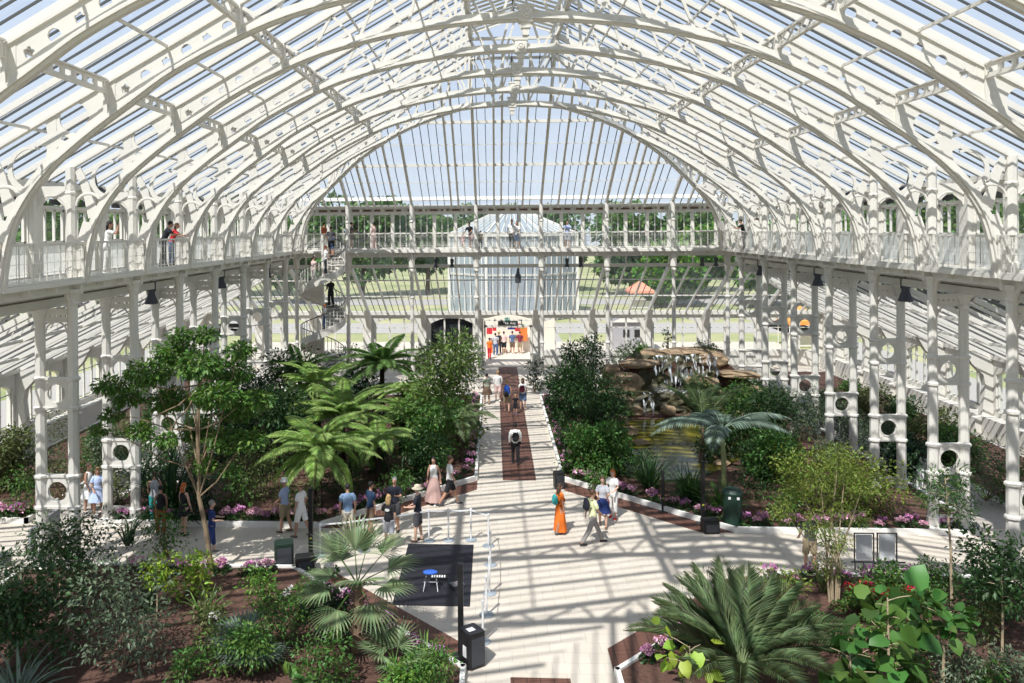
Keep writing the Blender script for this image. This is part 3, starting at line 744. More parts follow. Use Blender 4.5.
def far_column(x, label):
    r = thing('far_column', label, 'column', (x, YG, 0), 0, 'single white columns of the far gallery')
    m = M(); rr = .12
    m.lathe([(.22,0),(.22,.3),(.17,.35),(.15,.6),(rr,.66),(rr,2.8),(rr+.04,2.84),(rr+.04,2.92),(rr,2.96),(rr,5.6),(rr+.04,5.64),(rr+.04,5.72),(rr-.01,5.76),(rr-.01,7.2),(rr+.06,7.3),(rr+.06,7.4),(rr,7.45),(rr+.08,7.55),(rr+.06,8.45)], (0,0,0), 8, PI/8)
    m.build('shaft', WHITE, r)
    m = M(); m.lathe([(.16,8.62),(.16,8.8),(.13,8.85),(.12,10.3),(.16,10.36),(.16,10.44),(.12,10.5),(.12,11.45)], (0,0,0), 8, PI/8); m.build('gallery_post', WHITE, r)
    for sx in (-1, 1):
        m = M(); m.tube([(sx*(.1+.75*(1-math.cos(t/7*PI/2))), 0, 7.75+.65*math.sin(t/7*PI/2)) for t in range(8)], .04, 5); m.build('curved_bracket', WHITE, r)
    return r
for i in range(6): far_column((i-2.5)*BAY, f'single white column of the far gallery, {["first","second","third","fourth","fifth","last"][i]} from the left between the corners')
for s, sd in ((-1, 'left'), (1, 'right')): far_column(s*W, f'white corner column where the far gallery meets the {sd} gallery')

# ------------------------------------------------------------------ gallery decks
XE = W-.4; YE = YG-.4
for s, nm in ((-1, 'left'), (1, 'right')):
    m = M(); a, b = sorted((s*XE, s*XW)); m.box(a, b, -1, YW, ZS, 8.62)
    a, b = sorted((s*(XE-.04), s*(XE+.05))); m.box(a, b, -1, YE+.04, ZS-.02, 8.61)
    for k in range(-5, 7):
        a, b = sorted((s*(XE+.1), s*XW)); m.box(a, b, YK(k)-.06, YK(k)+.06, 8.15, ZS)
        for j in (1, 2): m.box(a, b, YK(k)+j*BAY/3-.04, YK(k)+j*BAY/3+.04, 8.3, ZS)
    a, b = sorted((s*(W-.07), s*(W+.07))); m.box(a, b, -1, YG, 8.2, ZS)
    a, b = sorted((s*(XW-.2), s*XW)); m.box(a, b, -1, YG, 8.0, ZS)
    st('floor_gallery_'+nm, m, WHITE)
m = M(); m.box(-XE, XE, YE, YW, ZS, 8.62); m.box(-XE, XE, YE-.04, YE+.05, ZS-.02, 8.62)
m.box(-W, W, YG-.08, YG+.08, 8.18, ZS); m.box(-W, W, YW-.2, YW, 8.2, ZS)
for i in range(21): x = (i-10)*BAY/3+BAY/6*0; m.box(x-.04, x+.04, YE+.05, YW, 8.3, ZS)
st('floor_gallery_far', m, WHITE)

# ------------------------------------------------------------------ railings, one per bay
RAIL = mat('railing_paint', (.72,.71,.66), .5)
def mesh_mat():
    m = bpy.data.materials.new('fine_white_mesh'); nt, N, L = nodes(m); out = N.new('ShaderNodeOutputMaterial'); a = N.new('ShaderNodeBsdfTransparent'); b = N.new('ShaderNodeBsdfDiffuse'); b.inputs[0].default_value = (.72,.71,.67,1); x = N.new('ShaderNodeMixShader'); x.inputs[0].default_value = .25
    L.new(a.outputs[0], x.inputs[1]); L.new(b.outputs[0], x.inputs[2]); L.new(x.outputs[0], out.inputs['Surface']); return m
FINEMESH = mesh_mat()
def railing(L_):
    r = thing('gallery_railing', 'x', 'railing', group='gallery railings')
    z0, z1 = 8.62, 9.68
    M().box(0, L_, -.04, .04, z1-.06, z1).build('top_rail', WHITE, r)
    n = max(2, round(L_/.67))
    for i in range(n+1):
        x = L_*i/n; M().box(x-.012, x+.012, -.012, .012, z0, z1).build('upright', WHITE, r)
    m = M(); n = round(L_/.335)
    for i in range(n): x = L_*(i+.5)/n; m.box(x-.007, x+.007, -.006, .006, z0, z1)
    for j in range(1, 4): z = z0+(z1-z0)*j/4; m.box(0, L_, -.007, .007, z-.006, z+.006)
    m.box(0, L_, -.015, .015, z0, z0+.05)
    m.build('wire_mesh', RAIL, r); M().add([(0,.02,z0),(L_,.02,z0),(L_,.02,z1-.06),(0,.02,z1-.06)], [(0,1,2,3)]).build('fine_mesh', FINEMESH, r); return r
rl = railing(BAY-.2); ch = kids(rl); first = True
for s, sd in ((-1, 'left'), (1, 'right')):
    for k in range(-2, 6):
        r = rl if first else dup(rl, ch=ch); first = False
        place(r, (s*XE, YK(k)+.1, 0), PI/2, f'white mesh railing panel of the {sd} gallery, {ORD[k+2]} panel from the camera')
for i in range(5):
    r = dup(rl, ch=ch); place(r, ((i-2.5)*BAY+.1, YE, 0), 0, f'white mesh railing panel of the far gallery, {["second","third","fourth","fifth","sixth"][i]} from the left corner')
for s, sd in ((-1, 'left'), (1, 'right')):
    r = railing(XE-2.5*BAY-.1); place(r, (-XE if s < 0 else 2.5*BAY+.1, YE, 0), 0, f'short white railing panel of the far gallery at the {sd} corner')
    r = railing(YE-YK(6)-.1); place(r, (s*XE, YK(6)+.1, 0), PI/2, f'short last railing panel of the {sd} gallery beside the far corner')
m = M()
for s in (-1, 1):
    for k in range(-2, 7): m.box(min(s*(XE+.03), s*(XE-.05)), max(s*(XE+.03), s*(XE-.05)), YK(k)-.16, YK(k)+.16, 8.5, 9.7)
st('trim_4', m, WHITE)

# ------------------------------------------------------------------ beds, kerbs, grilles
KERB = mat('pale_stone_kerb', (.80,.78,.74), .8)
def bed(pts, name, kerb=True, z=.10, tri=None):
    n = len(pts)
    m = M().prism([(x, y, z/2) for x, y in pts], (0, 0, z)); tag(m.build(name, SOIL), kind='structure')
    if kerb:
        k = M(); c = Vector((sum(p[0] for p in pts)/n, sum(p[1] for p in pts)/n, 0))
        for i in range(n):
            a = Vector((*pts[i], .09)); b = Vector((*pts[(i+1) % n], .09)); d = (b-a).normalized()*.055
            k.beam(a-d, b+d, .11, .18)
        tag(k.build('trim_kerb', KERB), kind='structure')
def rnd(cx, cy, r, a0, a1, n=5): return [(cx+r*math.cos(a0+(a1-a0)*i/n), cy+r*math.sin(a0+(a1-a0)*i/n)) for i in range(n+1)]
XB = 14.75
for s in (-1, 1):
    bed([(s*x, y) for x, y in [(1.72,47.3),(1.72,31.7),(6.85,26.52)]+rnd(XB-.6,27.12,.6,-PI/2,0)+[(XB,47.3)]], 'ground_bed_far', z=.12)
    bed([(s*x, y) for x, y in [(1.72,4),(1.72,17.95),(6.85,23.08)]+rnd(XB-.6,22.48,.6,PI/2,0)+[(XB,4)]], 'ground_bed_near', z=.12)
    bed([(s*x, y) for x, y in [(17.0,26.6),(21.3,26.6),(21.3,55),(17.0,55)]], 'ground_bed_outer', z=.14)
    bed([(s*x, y) for x, y in [(17.0,6),(21.3,6),(21.3,23.0),(17.0,23.0)]], 'ground_bed_outer_near', z=.14)
    for yy, sg in ((31.7, 1), (17.95, -1)):
        pts = [(s*1.66, yy-sg*.06), (s*1.66, yy-sg*1.15), (s*5.75, yy-sg*5.24), (s*6.8, yy-sg*5.2)]
        m = M().prism([(x, y, .006) for x, y in pts], (0,0,.012)); o = m.build('floor_grille', GRILLE); tag(o, kind='structure')
m = M().prism([(-.66,31.72,.006),(.66,31.72,.006),(.66,57.4,.006),(-.66,57.4,.006)], (0,0,.012)); tag(m.build('floor_grille', GRILLE), kind='structure')
m = M().prism([(-.66,3,.006),(.66,3,.006),(.66,17.8,.006),(-.66,17.8,.006)], (0,0,.012)); tag(m.build('floor_grille', GRILLE), kind='structure')
PATHG = mat('grey_gravel_path', (.42,.38,.34), .9, var=.1, scale=8)
for s in (-1, 1):
    m = M().box(min(s*14.83,s*16.92), max(s*14.83,s*16.92), 27.1, 56, 0.0, .012); tag(m.build('floor_side_path', PATHG), kind='structure')

# ------------------------------------------------------------------ spiral staircase
SX, SY = AY(323, 300, 47.3).x, 47.3
ss = thing('spiral_staircase', 'white iron spiral staircase winding up to the left corner of the far gallery', 'staircase', (SX, SY, 0))
R1 = 1.32; H = 8.62; PITCH = 3.1; TH0 = PI*.53; turns = H/PITCH
def sp_(t, r, z=0): a = TH0-2*PI*turns*(1-t); return (r*math.cos(a), -r*math.sin(a)*-1, H*t+z)
N_ = 84
m = M()
for i in range(N_):
    t0, t1 = i/N_, (i+1)/N_
    for r_, w_ in ((R1, 0),):
        a, b = Vector(sp_(t0, R1)), Vector(sp_(t1, R1)); m.beam(a+Vector((0,0,-.12)), b+Vector((0,0,-.12)), .06, .40)
m.build('outer_string', WHITE, ss)
m = M(); va = [sp_(i/N_, .08, -.14) for i in range(N_+1)]; vb = [sp_(i/N_, R1, -.16) for i in range(N_+1)]
m.add(va+vb, [(i, i+1, N_+2+i, N_+1+i) for i in range(N_)]); va2 = [(x,y,z-.05) for x,y,z in va]; vb2 = [(x,y,z-.05) for x,y,z in vb]; m.add(va2+vb2, [(N_+1+i, N_+2+i, i+1, i) for i in range(N_)])
m.build('soffit', CREAM, ss)
for i in range(48):
    a0 = sp_(i/48, R1-.02); a1 = sp_((i+1)/48, R1-.02); z = H*(i+1)/48-.03
    M().prism([(0.04,0,z),(a0[0],a0[1],z),(a1[0],a1[1],z)], (0,0,.035)).build('tread', WHITE, ss)
M().tube([(0,0,0),(0,0,H+1.0)], .075, 10).build('newel', WHITE, ss)
m = M(); m.tube([sp_(i/N_, R1, .98) for i in range(N_+1)], .028, 6); m.build('handrail', DGREY, ss)
M().box(-.75, .75, .9, YE-SY, H-.12, H).build('landing', WHITE, ss)
for i in range(96): a = sp_((i+.5)/96, R1); M().box(a[0]-.017, a[0]+.017, a[1]-.017, a[1]+.017, a[2]-.02, a[2]+.98).build('baluster', WHITE, ss)

# ------------------------------------------------------------------ lamps under the galleries
LAMPM = mat('lamp_blue_grey', (.06,.065,.085), .5); LAMPG = mat('lamp_lens', (.25,.26,.28), .2)
def floodlight(label, p, size=.3, ax='Z', group='dark floodlights under the galleries'):
    r = thing('floodlight', label, 'lamp', p, 0, group)
    s = size/.3
    M().lathe([(.24*s,-.75*s),(.24*s,-.72*s),(.15*s,-.48*s),(.13*s,-.42*s),(.13*s,-.02*s),(.05*s,0)], (0,0,0), 14).build('housing', LAMPM, r)
    M().lathe([(.22*s,-.765*s),(.22*s,-.75*s)], (0,0,0), 14).build('lens', LAMPG, r)
    M().tube([(0,0,0),(0,0,.35)], .025, 6).build('mount', DGREY, r)
    M().box(-.17*s,.17*s,-.02,.02,-.3*s,.04*s).build('yoke', DGREY, r)
    return r
for k, s, px, py in ((2,-1,0,0),(4,-1,0,0),(6,-1,0,0),(2,1,0,0),(4,1,0,0),(6,1,0,0)):
    o = k if s < 0 else k
    floodlight(f'dark bell shaped floodlight under the {"left" if s<0 else "right"} gallery, {ORD[k//2-1]} along that gallery', (s*(W+.95), YK(k)-.42, 7.95), .32)
for px, w in ((436,'left of the pair on the left'),(452,'right of the pair on the left'),(567,'left of the pair on the right'),(581,'right of the pair on the right'),(702,'left of the pair near the right corner'),(716,'right of the pair near the right corner')):
    p = AY(px, 262, YG+.6); r = floodlight(f'small dark floodlight under the far gallery, {w}', (p.x, p.y, 8.0), .2)
p = AY(518, 270, 44.0)
r = thing('hanging_sensor', 'dark grey cylinder hanging on a thin cable in front of the far gallery', 'sensor', (p.x, 44.0, 0), 0)
zt = AY(518, 268, 44).z; zb_ = AY(518, 283, 44).z
M().lathe([(.10,0),(.16,.04),(.16,.45),(.10,.5),(.05,zt-zb_)], (0,0,zb_), 10).build('body', DGREY, r)
M().tube([(0,0,zt),(0,0,zr(p.x)-.2-0.4)], .012, 4).build('cable', GREY, r)
# floodlights on the roof ribs
for k, s in ((0,-1),(2,-1),(1,1),(2,1)):
    x = s*12.75; r = thing('roof_spotlight', f'dark spotlight on the {"left" if s<0 else "right"} foot of the roof, beside the {ORD[k+1]} rib', 'lamp', (x, YK(k)+.55, 11.25))
    M().lathe([(.07,0),(.11,.06),(.12,.26),(.10,.27)], (0,0,0), 12).move(Matrix.Rotation(-s*2.3, 4, 'Y')).build('housing', DGREY, r)
    M().tube([(0,0,0),(s*.1,0,.5)], .025, 6).build('arm', DGREY, r)
# ------------------------------------------------------------------ leaf machinery
def mesh_np(name, V, Fs, mt, parent=None):
    """V (n,3), Fs (m,k) faces of equal size"""
    me = bpy.data.meshes.new(name); k = Fs.shape[1]
    me.vertices.add(len(V)); me.vertices.foreach_set('co', np.ascontiguousarray(V, dtype=np.float32).ravel())
    me.loops.add(Fs.size); me.loops.foreach_set('vertex_index', np.ascontiguousarray(Fs, dtype=np.int32).ravel())
    me.polygons.add(len(Fs)); me.polygons.foreach_set('loop_start', np.arange(len(Fs), dtype=np.int32)*k); me.polygons.foreach_set('loop_total', np.full(len(Fs), k, dtype=np.int32))
    me.materials.append(mt); me.update(calc_edges=True)
    o = bpy.data.objects.new(name, me); COL.objects.link(o)
    if parent: o.parent = parent
    return o
LEAF = np.array([(0,0,0),(.42,.5,.10),(1,0,-.12),(.42,-.5,.10)], dtype=float); LEAFF = np.array([(0,3,2),(0,2,1)])
BIG = np.array([(0,0,0),(-.08,.30,.03),(.25,.52,.07),(.65,.38,.02),(1,0,-.18),(.65,-.38,.02),(.25,-.52,.07),(-.08,-.30,.03),(.35,0,.0),(.7,0,-.04)], dtype=float)
BIGF = np.array([(0,8,1),(1,8,2),(2,8,3),(3,8,9),(3,9,4),(0,7,8),(7,6,8),(6,5,8),(5,9,8),(5,4,9)])
def nrm(a): return a/np.maximum(np.linalg.norm(a, axis=1, keepdims=True), 1e-9)
def leaf_arrays(P, Dv, S, wr=.5, tilt=.5, tmpl=LEAF, fc=LEAFF):
    n = len(P); X = nrm(Dv); up = np.zeros((n,3)); up[:,2] = 1; up += RS.normal(0, tilt, (n,3))
    Y = nrm(np.cross(up, X)); Z = np.cross(X, Y)
    k = len(tmpl); V = P[:,None,:]+S[:,None,None]*(tmpl[None,:,0:1]*X[:,None,:]+wr*tmpl[None,:,1:2]*Y[:,None,:]+tmpl[None,:,2:3]*Z[:,None,:])
    Fs = (fc[None]+np.arange(n)[:,None,None]*k).reshape(-1, fc.shape[1])
    return V.reshape(-1,3), Fs
def join_arr(L_):
    Vs, Fs, o = [], [], 0
    for v, f in L_: Vs.append(v); Fs.append(f+o); o += len(v)
    return np.concatenate(Vs), np.concatenate(Fs)
def cloud(centers, radii, n, size, droop=.2, wr=.5, tilt=.5, tmpl=LEAF, fc=LEAFF, fill=.45):
    """leaves in several ellipsoidal clumps; centers (k,3), radii (k,) or (k,3)"""
    centers = np.array(centers, float); radii = np.array(radii, float)
    if radii.ndim == 1: radii = np.stack([radii, radii, radii*.8], 1)
    wgt = (radii.prod(1))**.67; cnt = np.maximum(3, (n*wgt/wgt.sum()).astype(int)); idx = np.repeat(np.arange(len(centers)), cnt); m = len(idx)
    d = nrm(RS.normal(0,1,(m,3))); r = fill+(1-fill)*RS.rand(m)**.6
    P = centers[idx]+d*radii[idx]*r[:,None]
    Dv = d+RS.normal(0,.45,(m,3)); Dv[:,2] -= droop
    S = size*(.65+.7*RS.rand(m))
    return leaf_arrays(P-0*Dv, Dv, S, wr, tilt, tmpl, fc)
def branches(base, tips, r0, r1, mid=.45, wob=.12, n=6, trunk_to=None):
    m = M(); b = Vector(base)
    for i, t in enumerate(tips):
        t = Vector(t); s = Vector(trunk_to) if trunk_to else b
        pts = [s+(t-s)*f+Vector((random.uniform(-1,1), random.uniform(-1,1), random.uniform(-.3,.3)))*wob*(t-s).length*math.sin(PI*f) for f in (0,.25,.5,.75,1)]
        m.tube(pts, [r1*(1.5-.28*j*1.2) for j in range(5)], 5)
    return m
def plant(name, label, cat, x, y, z=.1, group=None): return thing(name, label, cat, (x, y, z), 0, group)
def bush(label, x, y, h, w, lf, n=700, size=.10, clumps=7, name='shrub', cat='shrub', group=None, wr=.5, droop=.15, upright=0., stems=5, bark=None, base=.15, fill=.35, z=.1, depth=None, tilt=.5):
    r = plant(name, label, cat, x, y, z, group); C = []; R = []
    dp = depth or w
    for i in range(clumps):
        a = random.uniform(0, 2*PI); q = math.sqrt(random.random())*.62; zz = base*h+(h*(1-base))*(i+.5)/clumps
        taper = 1-.45*upright*(zz/h)
        cr = min(w, h)*random.uniform(.24,.36)
        C.append((math.cos(a)*q*w/2*taper, math.sin(a)*q*dp/2*taper, min(max(zz-.05*h, cr*.6), h-cr*.75))); R.append((cr*1.15, cr*1.15, cr*.85))
    V, Fs = cloud(C, R, n, size, droop, wr, tilt, fill=fill); V[:,2] = np.maximum(V[:,2], .01)
    mesh_np('foliage', V, Fs, LV[lf], r)
    if stems:
        m = M()
        for c in C[:stems]:
            p0 = Vector((random.uniform(-.06,.06), random.uniform(-.06,.06), 0)); p1 = Vector(c)
            m.tube([p0, (p0+p1)/2+Vector((random.uniform(-.1,.1)*w, random.uniform(-.1,.1)*w, .05)), p1], [.018+.008*h, .012+.004*h, .008], 5)
        m.build('stem', bark or BARK, r)
    return r

# ------------------------------------------------------------------ outdoors
def lawn_mat():
    m = bpy.data.materials.new('lawn_grass'); nt, N, L = nodes(m)
    out = N.new('ShaderNodeOutputMaterial'); b = N.new('ShaderNodeBsdfPrincipled'); b.inputs['Roughness'].default_value = .95
    n = N.new('ShaderNodeTexNoise'); n.inputs['Scale'].default_value = .12; n.inputs['Detail'].default_value = 8; tc = N.new('ShaderNodeTexCoord')
    cr = N.new('ShaderNodeValToRGB'); cr.color_ramp.elements[0].position = .35; cr.color_ramp.elements[0].color = (.24,.29,.12,1); cr.color_ramp.elements[1].position = .65; cr.color_ramp.elements[1].color = (.46,.43,.24,1)
    L.new(tc.outputs['Object'], n.inputs['Vector']); L.new(n.outputs['Fac'], cr.inputs['Fac']); L.new(cr.outputs[0], b.inputs['Base Color']); L.new(b.outputs[0], out.inputs['Surface']); return m
g = M().add([(-260,-30,-.06),(260,-30,-.06),(260,420,-.06),(-260,420,-.06)], [(0,1,2,3)]); st('ground_lawn', g, lawn_mat())
PAV = mat('outdoor_tarmac_path', (.40,.38,.36), .9)
m = M().box(-120, 120, 76, 84, -.05, -.02); m.box(-5, 5, 64.9, 78, -.05, -.02); m.box(26, 30, -20, 90, -.05, -.02); m.box(-30, -26, -20, 90, -.05, -.02); m.box(-200,200,104,112,-.05,-.02); st('ground_outdoor_path', m, PAV)
# octagonal glasshouse beyond
gh = thing('glass_pavilion', 'pale octagonal glasshouse with a low glazed roof standing outside beyond the far gallery', 'building', (1.2, 92, 0))
PALEG = mat('pale_glazing', (.27,.31,.34), .25, var=.12, scale=1.2)
def ngon(r, z, n=8): return [(r*math.cos(2*PI*(i+.5)/n), r*math.sin(2*PI*(i+.5)/n), z) for i in range(n)]
M().lathe([(7.6,0),(7.6,9.2),(7.5,9.3),(2.0,11.7),(2.0,12.0),(.2,12.3)], (0,0,0), 8, PI/8).build('glazed_body', PALEG, gh)
m = M()
for i in range(8):
    a = 2*PI*(i+.5)/8; c, s_ = math.cos(a), math.sin(a); m.beam((7.65*c,7.65*s_,0),(7.65*c,7.65*s_,9.2),.3,.3); m.beam((7.6*c,7.6*s_,9.35),(2.0*c,2.0*s_,11.75),.15,.15)
    b = 2*PI*(i+1.5)/8
    for f in np.linspace(.12,.88,6):
        p = Vector((c,s_,0)).lerp(Vector((math.cos(b),math.sin(b),0)), f); m.beam(p*7.6+Vector((0,0,9.3)), p*2.0+Vector((0,0,11.7)), .07, .08); m.beam(p*7.62, p*7.62+Vector((0,0,9.2)), .1,.1)
m.lathe([(7.8,9.0),(7.8,9.3),(7.6,9.3)], (0,0,0), 8, PI/8); m.lathe([(7.7,4.8),(7.75,5.0)], (0,0,0), 8, PI/8); m.build('white_frame', WHITE, gh)
m = M().lathe([(2.1,11.7),(2.1,11.8),(2.0,12.0)], (0,0,0), 8, PI/8); m.build('lantern', WHITE, gh)
# trees beyond the lawns
treeinfo = []
xsT = [(-64,120,15,14),(-50,112,14,13),(-38,118,15,14),(-29,108,12.5,11),(-20,116,15.5,13),(-11,122,15,12),(-2,130,14,11),(9,126,13.8,11),(19,118,13.5,12),(27,112,10.5,9),(30,124,13.5,12),(40,110,13,13),(52,118,15,15),(66,114,15,15),(33,100,8,9),(21,102,7.5,8)]
names_ = ['far left', 'second from the far left', 'third from the far left', 'lower fourth from the left', 'rounded fifth from the left', 'just left of the glass pavilion', 'directly behind the glass pavilion', 'behind the right slope of the pavilion', 'just right of the pavilion', 'low and bright, right of the pavilion', 'taller, behind the low bright one', 'right of centre beyond the lawn', 'second from the far right', 'far right', 'small and bright in front on the right', 'small and bright beside the pavilion']
for i, (x, y, h, wd) in enumerate(xsT):
    br = i in (9, 14, 15, 11)
    r = plant('outdoor_tree', ('bright ' if br else 'dark ')+f'green leafy tree beyond the lawn outside, {names_[i]}', 'tree', x, y, -.06, 'trees outside beyond the lawn')
    C = [(random.uniform(-.32,.32)*wd, random.uniform(-.25,.25)*wd, h*random.uniform(.32,.84)) for _ in range(16)]
    V, Fs = cloud(C, [wd*.25]*16, 6500, .75, .2, .85, .9); mesh_np('crown', V, Fs, LV['bright' if br else 'treeo'], r)
    M().tube([(0,0,0),(.1,0,h*.3),(0,.1,h*.6)], [.35,.28,.15], 7).build('trunk', BARK, r)
for s, sd in ((-1,'left'), (1,'right')):
    for i in range(5):
        r = plant('outdoor_tree', f'green tree seen through the {sd} side windows, {ORD[i] if i else "nearest"} along that side', 'tree', s*(46+3*(i % 2)), 8+i*15, -.06, 'trees outside beyond the lawn')
        h, wd = 14+i % 3, 12; C = [(random.uniform(-.3,.3)*wd, random.uniform(-.3,.3)*wd, h*random.uniform(.3,.84)) for _ in range(12)]
        V, Fs = cloud(C, [wd*.26]*12, 2600, .9, .2, .85, .9); mesh_np('crown', V, Fs, LV['treeo'], r)
        M().tube([(0,0,0),(.1,0,h*.3),(0,.1,h*.6)], [.35,.28,.15], 7).build('trunk', BARK, r)
# small things on the lawn outside
r = thing('garden_hut', 'small grey hut with dark windows on the lawn outside the far wall', 'building', (10.2, 66, 0))
m = M().box(-1.6,1.6,-1,1,0,2.3); m.build('wall', mat('hut_grey', (.35,.34,.36), .8), r); M().prism([(-1.8,-1.2,2.3),(1.8,-1.2,2.3),(0,-1.2,3.1)], (0,.02,0)).build('gable', WHITE, r)
m = M().add([(-1.8,-1.2,2.3),(0,-1.2,3.1),(0,1.2,3.1),(-1.8,1.2,2.3),(1.8,-1.2,2.3),(1.8,1.2,2.3)], [(0,1,2,3),(1,4,5,2)]); m.build('roof', mat('hut_roof', (.25,.24,.25), .8), r)
for x in (-.8,.1): M().box(x,x+.5,-1.04,-1,1.1,1.7).build('window', BLACK, r)
for px, py, nm, c, lab in ((657,292,'market_stall',(.75,.08,.05),'red and white stall seen through the lower glass roof right of centre'),(640,300,'market_stall',(.8,.3,.2),'smaller orange stall seen through the lower glass roof beside the red one'),(800,338,'market_stall',(.85,.3,.06),'orange stall outside beyond the right far corner windows')):
    x, y = G(px, py+8, 0); y = max(y, 62); r = thing(nm, lab, 'stall', (x, y, 0)); 
    M().lathe([(2.1,1.9),(2.1,2.2),(.1,3.3)], (0,0,0), 4, PI/4).build('canopy', mat('stall_'+nm+str(px), c, .7), r)
    for sx in (-1.3,1.3):
        for sy in (-1.3,1.3): M().tube([(sx,sy,0),(sx,sy,2.0)], .04, 5).build('pole', WHITE, r)
    M().box(-1.2,1.2,-.4,.4,0,.9).build('counter', WHITE, r)
for nm, c in dict(mid2=(.10,.20,.04), mid3=(.13,.20,.05), dark2=(.045,.10,.03), olive2=(.15,.20,.06), yellowg=(.20,.27,.05)).items(): LV[nm] = leafmat(nm, c)
LV['mid3'] = leafmat('flecked', (.13,.20,.05))
# ------------------------------------------------------------------ planting
def local(r, P): return P
def frond(m_, base, az, el, L_, arch, npin, plen, pw, taper=.9, dropp=.25, arr=None, start=.12, vee=.0, fwd=.45):
    """one feather frond: returns rachis points and leaflet arrays"""
    n = 12; pts = []; p = Vector(base); e = el; ds = L_/n; h = Vector((math.cos(az), math.sin(az), 0)); dirs = []
    for i in range(n+1):
        pts.append(p.copy()); d = h*math.cos(e)+Vector((0,0,math.sin(e))); dirs.append(d); p = p+d*ds; e -= arch/n
    side = Vector((-math.sin(az), math.cos(az), 0)); P = []; Dv = []; S = []; N_ = []
    for j in range(npin):
        t = start+(1-start)*(j+.5)/npin; f = t*n; i = min(int(f), n-1); q = pts[i].lerp(pts[i+1], f-i); d = dirs[i]
        pl = plen*(math.sin(PI*min(1, (.18+.82*t)))**taper+.08)
        up = side.cross(d)*-1
        for s in (-1, 1):
            P.append(q); Dv.append(side*s*1.0+d*(fwd+.5*t)+Vector((0,0,1))*(vee)-Vector((0,0,dropp))); S.append(pl*(.9+.2*random.random()))
    return pts, P, Dv, S
def feather_palm(r, base, nf, L_, el0, el1, arch, npin, plen, wr, leaf, rach=None, az0=0., azs=None, jitter=.25, vee=.1, dropp=.15, tilt=.08, twist=None, w0=.022, fwd=.45):
    k = 0
    for i in range(nf):
        az = azs[i] if azs else az0+2*PI*i*.382+random.uniform(-jitter, jitter)
        el = el0+(el1-el0)*(i/(max(nf-1,1)))+random.uniform(-.08,.08); ll = L_*random.uniform(.88,1.1)
        pts, P, Dv, S = frond(None, base, az, el, ll, arch*random.uniform(.85,1.15), npin, plen, 1, vee=vee, dropp=dropp, fwd=fwd)
        V, Fs = leaf_arrays(np.array([tuple(p) for p in P]), np.array([tuple(p) for p in Dv]), np.array(S), wr, tilt)
        o = mesh_np('frond', V, Fs, LV[leaf], r)
        M().tube(pts, [w0*(1-.8*j/(len(pts)-1)) for j in range(len(pts))], 4).build('midrib', rach or LV[leaf], o)
def tree_fern(label, x, y, zc_, L_, leaf='fern', nf=15, tr=.13, lean=(0,0), el=(.85,.05), arch=1.35, plen=.42, z=.1, npin=44):
    r = plant('tree_fern', label, 'tree fern', x, y, z)
    top = Vector((lean[0], lean[1], zc_-z))
    M().tube([(0,0,0), (lean[0]*.4, lean[1]*.4, top.z*.5), tuple(top)], [tr*1.3, tr, tr*.9], 9).build('trunk', DARKBARK, r)
    feather_palm(r, top, nf, L_, el[0], el[1], arch, npin, plen*.82, .125, leaf, LV['olive'], random.random()*6, vee=.02, dropp=.18, tilt=.12, w0=.018)
    return r
def fan_leaf(c, dirv, R_, nseg, spread, w, droopf=.25):
    """segments radiating from c"""
    d = Vector(dirv).normalized(); s = d.cross(Vector((0,0,1)));
    if s.length < .1: s = Vector((1,0,0))
    s.normalize(); u = s.cross(d); P = []; D_ = []; S = []
    for i in range(nseg):
        a = -spread/2+spread*i/(nseg-1); v = d*math.cos(a)+s*math.sin(a)+u*.10*math.cos(a*.5)
        P.append(tuple(c)); D_.append(tuple(v)); S.append(R_*(1-.25*abs(a/spread*2)**2)*random.uniform(.92,1.05))
    return P, D_, S
SEG = np.array([(0,0,0),(.45,.5,.03),(.72,.36,.0),(1,0,-.10),(.72,-.36,.0),(.45,-.5,.03),(.45,0,.02),(.72,0,-.01)], float); SEGF = np.array([(0,6,1),(1,6,2),(2,6,7),(2,7,3),(0,5,6),(5,4,6),(6,4,7),(7,4,3)])
def fan_palm(label, x, y, h, nl, pet, R_, leaf, trunk_r=.12, z=.1, els=(-.2, 1.3), bark=None, segs=26, spread=4.2, azs=None, name='fan_palm', wseg=.085):
    r = plant(name, label, 'palm', x, y, z)
    if h > .15:
        m = M().tube([(0,0,0),(.03,0,h*.5),(0,.02,h)], [trunk_r*1.2, trunk_r*1.1, trunk_r*.8], 10)
        for i in range(int(h*26)):
            a = i*2.4; zz = .05+i/26*.97; m.beam((math.cos(a)*trunk_r*.9, math.sin(a)*trunk_r*.9, zz), (math.cos(a)*trunk_r*1.75, math.sin(a)*trunk_r*1.75, zz+.13), .05, .02)
        m.build('trunk', bark or BARK, r)
    top = Vector((0,.02,h))
    for i in range(nl):
        az = azs[i][0] if azs else i*2.4+.3; el = azs[i][1] if azs else els[0]+(els[1]-els[0])*((i*.618) % 1)
        d = Vector((math.cos(az)*math.cos(el), math.sin(az)*math.cos(el), math.sin(el))); pl = pet*random.uniform(.85,1.15)
        e = top+d*pl; P, D_, S = fan_leaf(e, d+Vector((0,0,-.25)), R_*random.uniform(.9,1.1), segs, spread, 1)
        V, Fs = leaf_arrays(np.array(P), np.array(D_), np.array(S), wseg, .05, SEG, SEGF); o = mesh_np('fan_leaf', V, Fs, LV[leaf], r)
        M().tube([top, top+d*pl*.5+Vector((0,0,.02)), e], [.02,.014,.011], 5).build('leaf_stalk', LV['mid'], o)
    return r
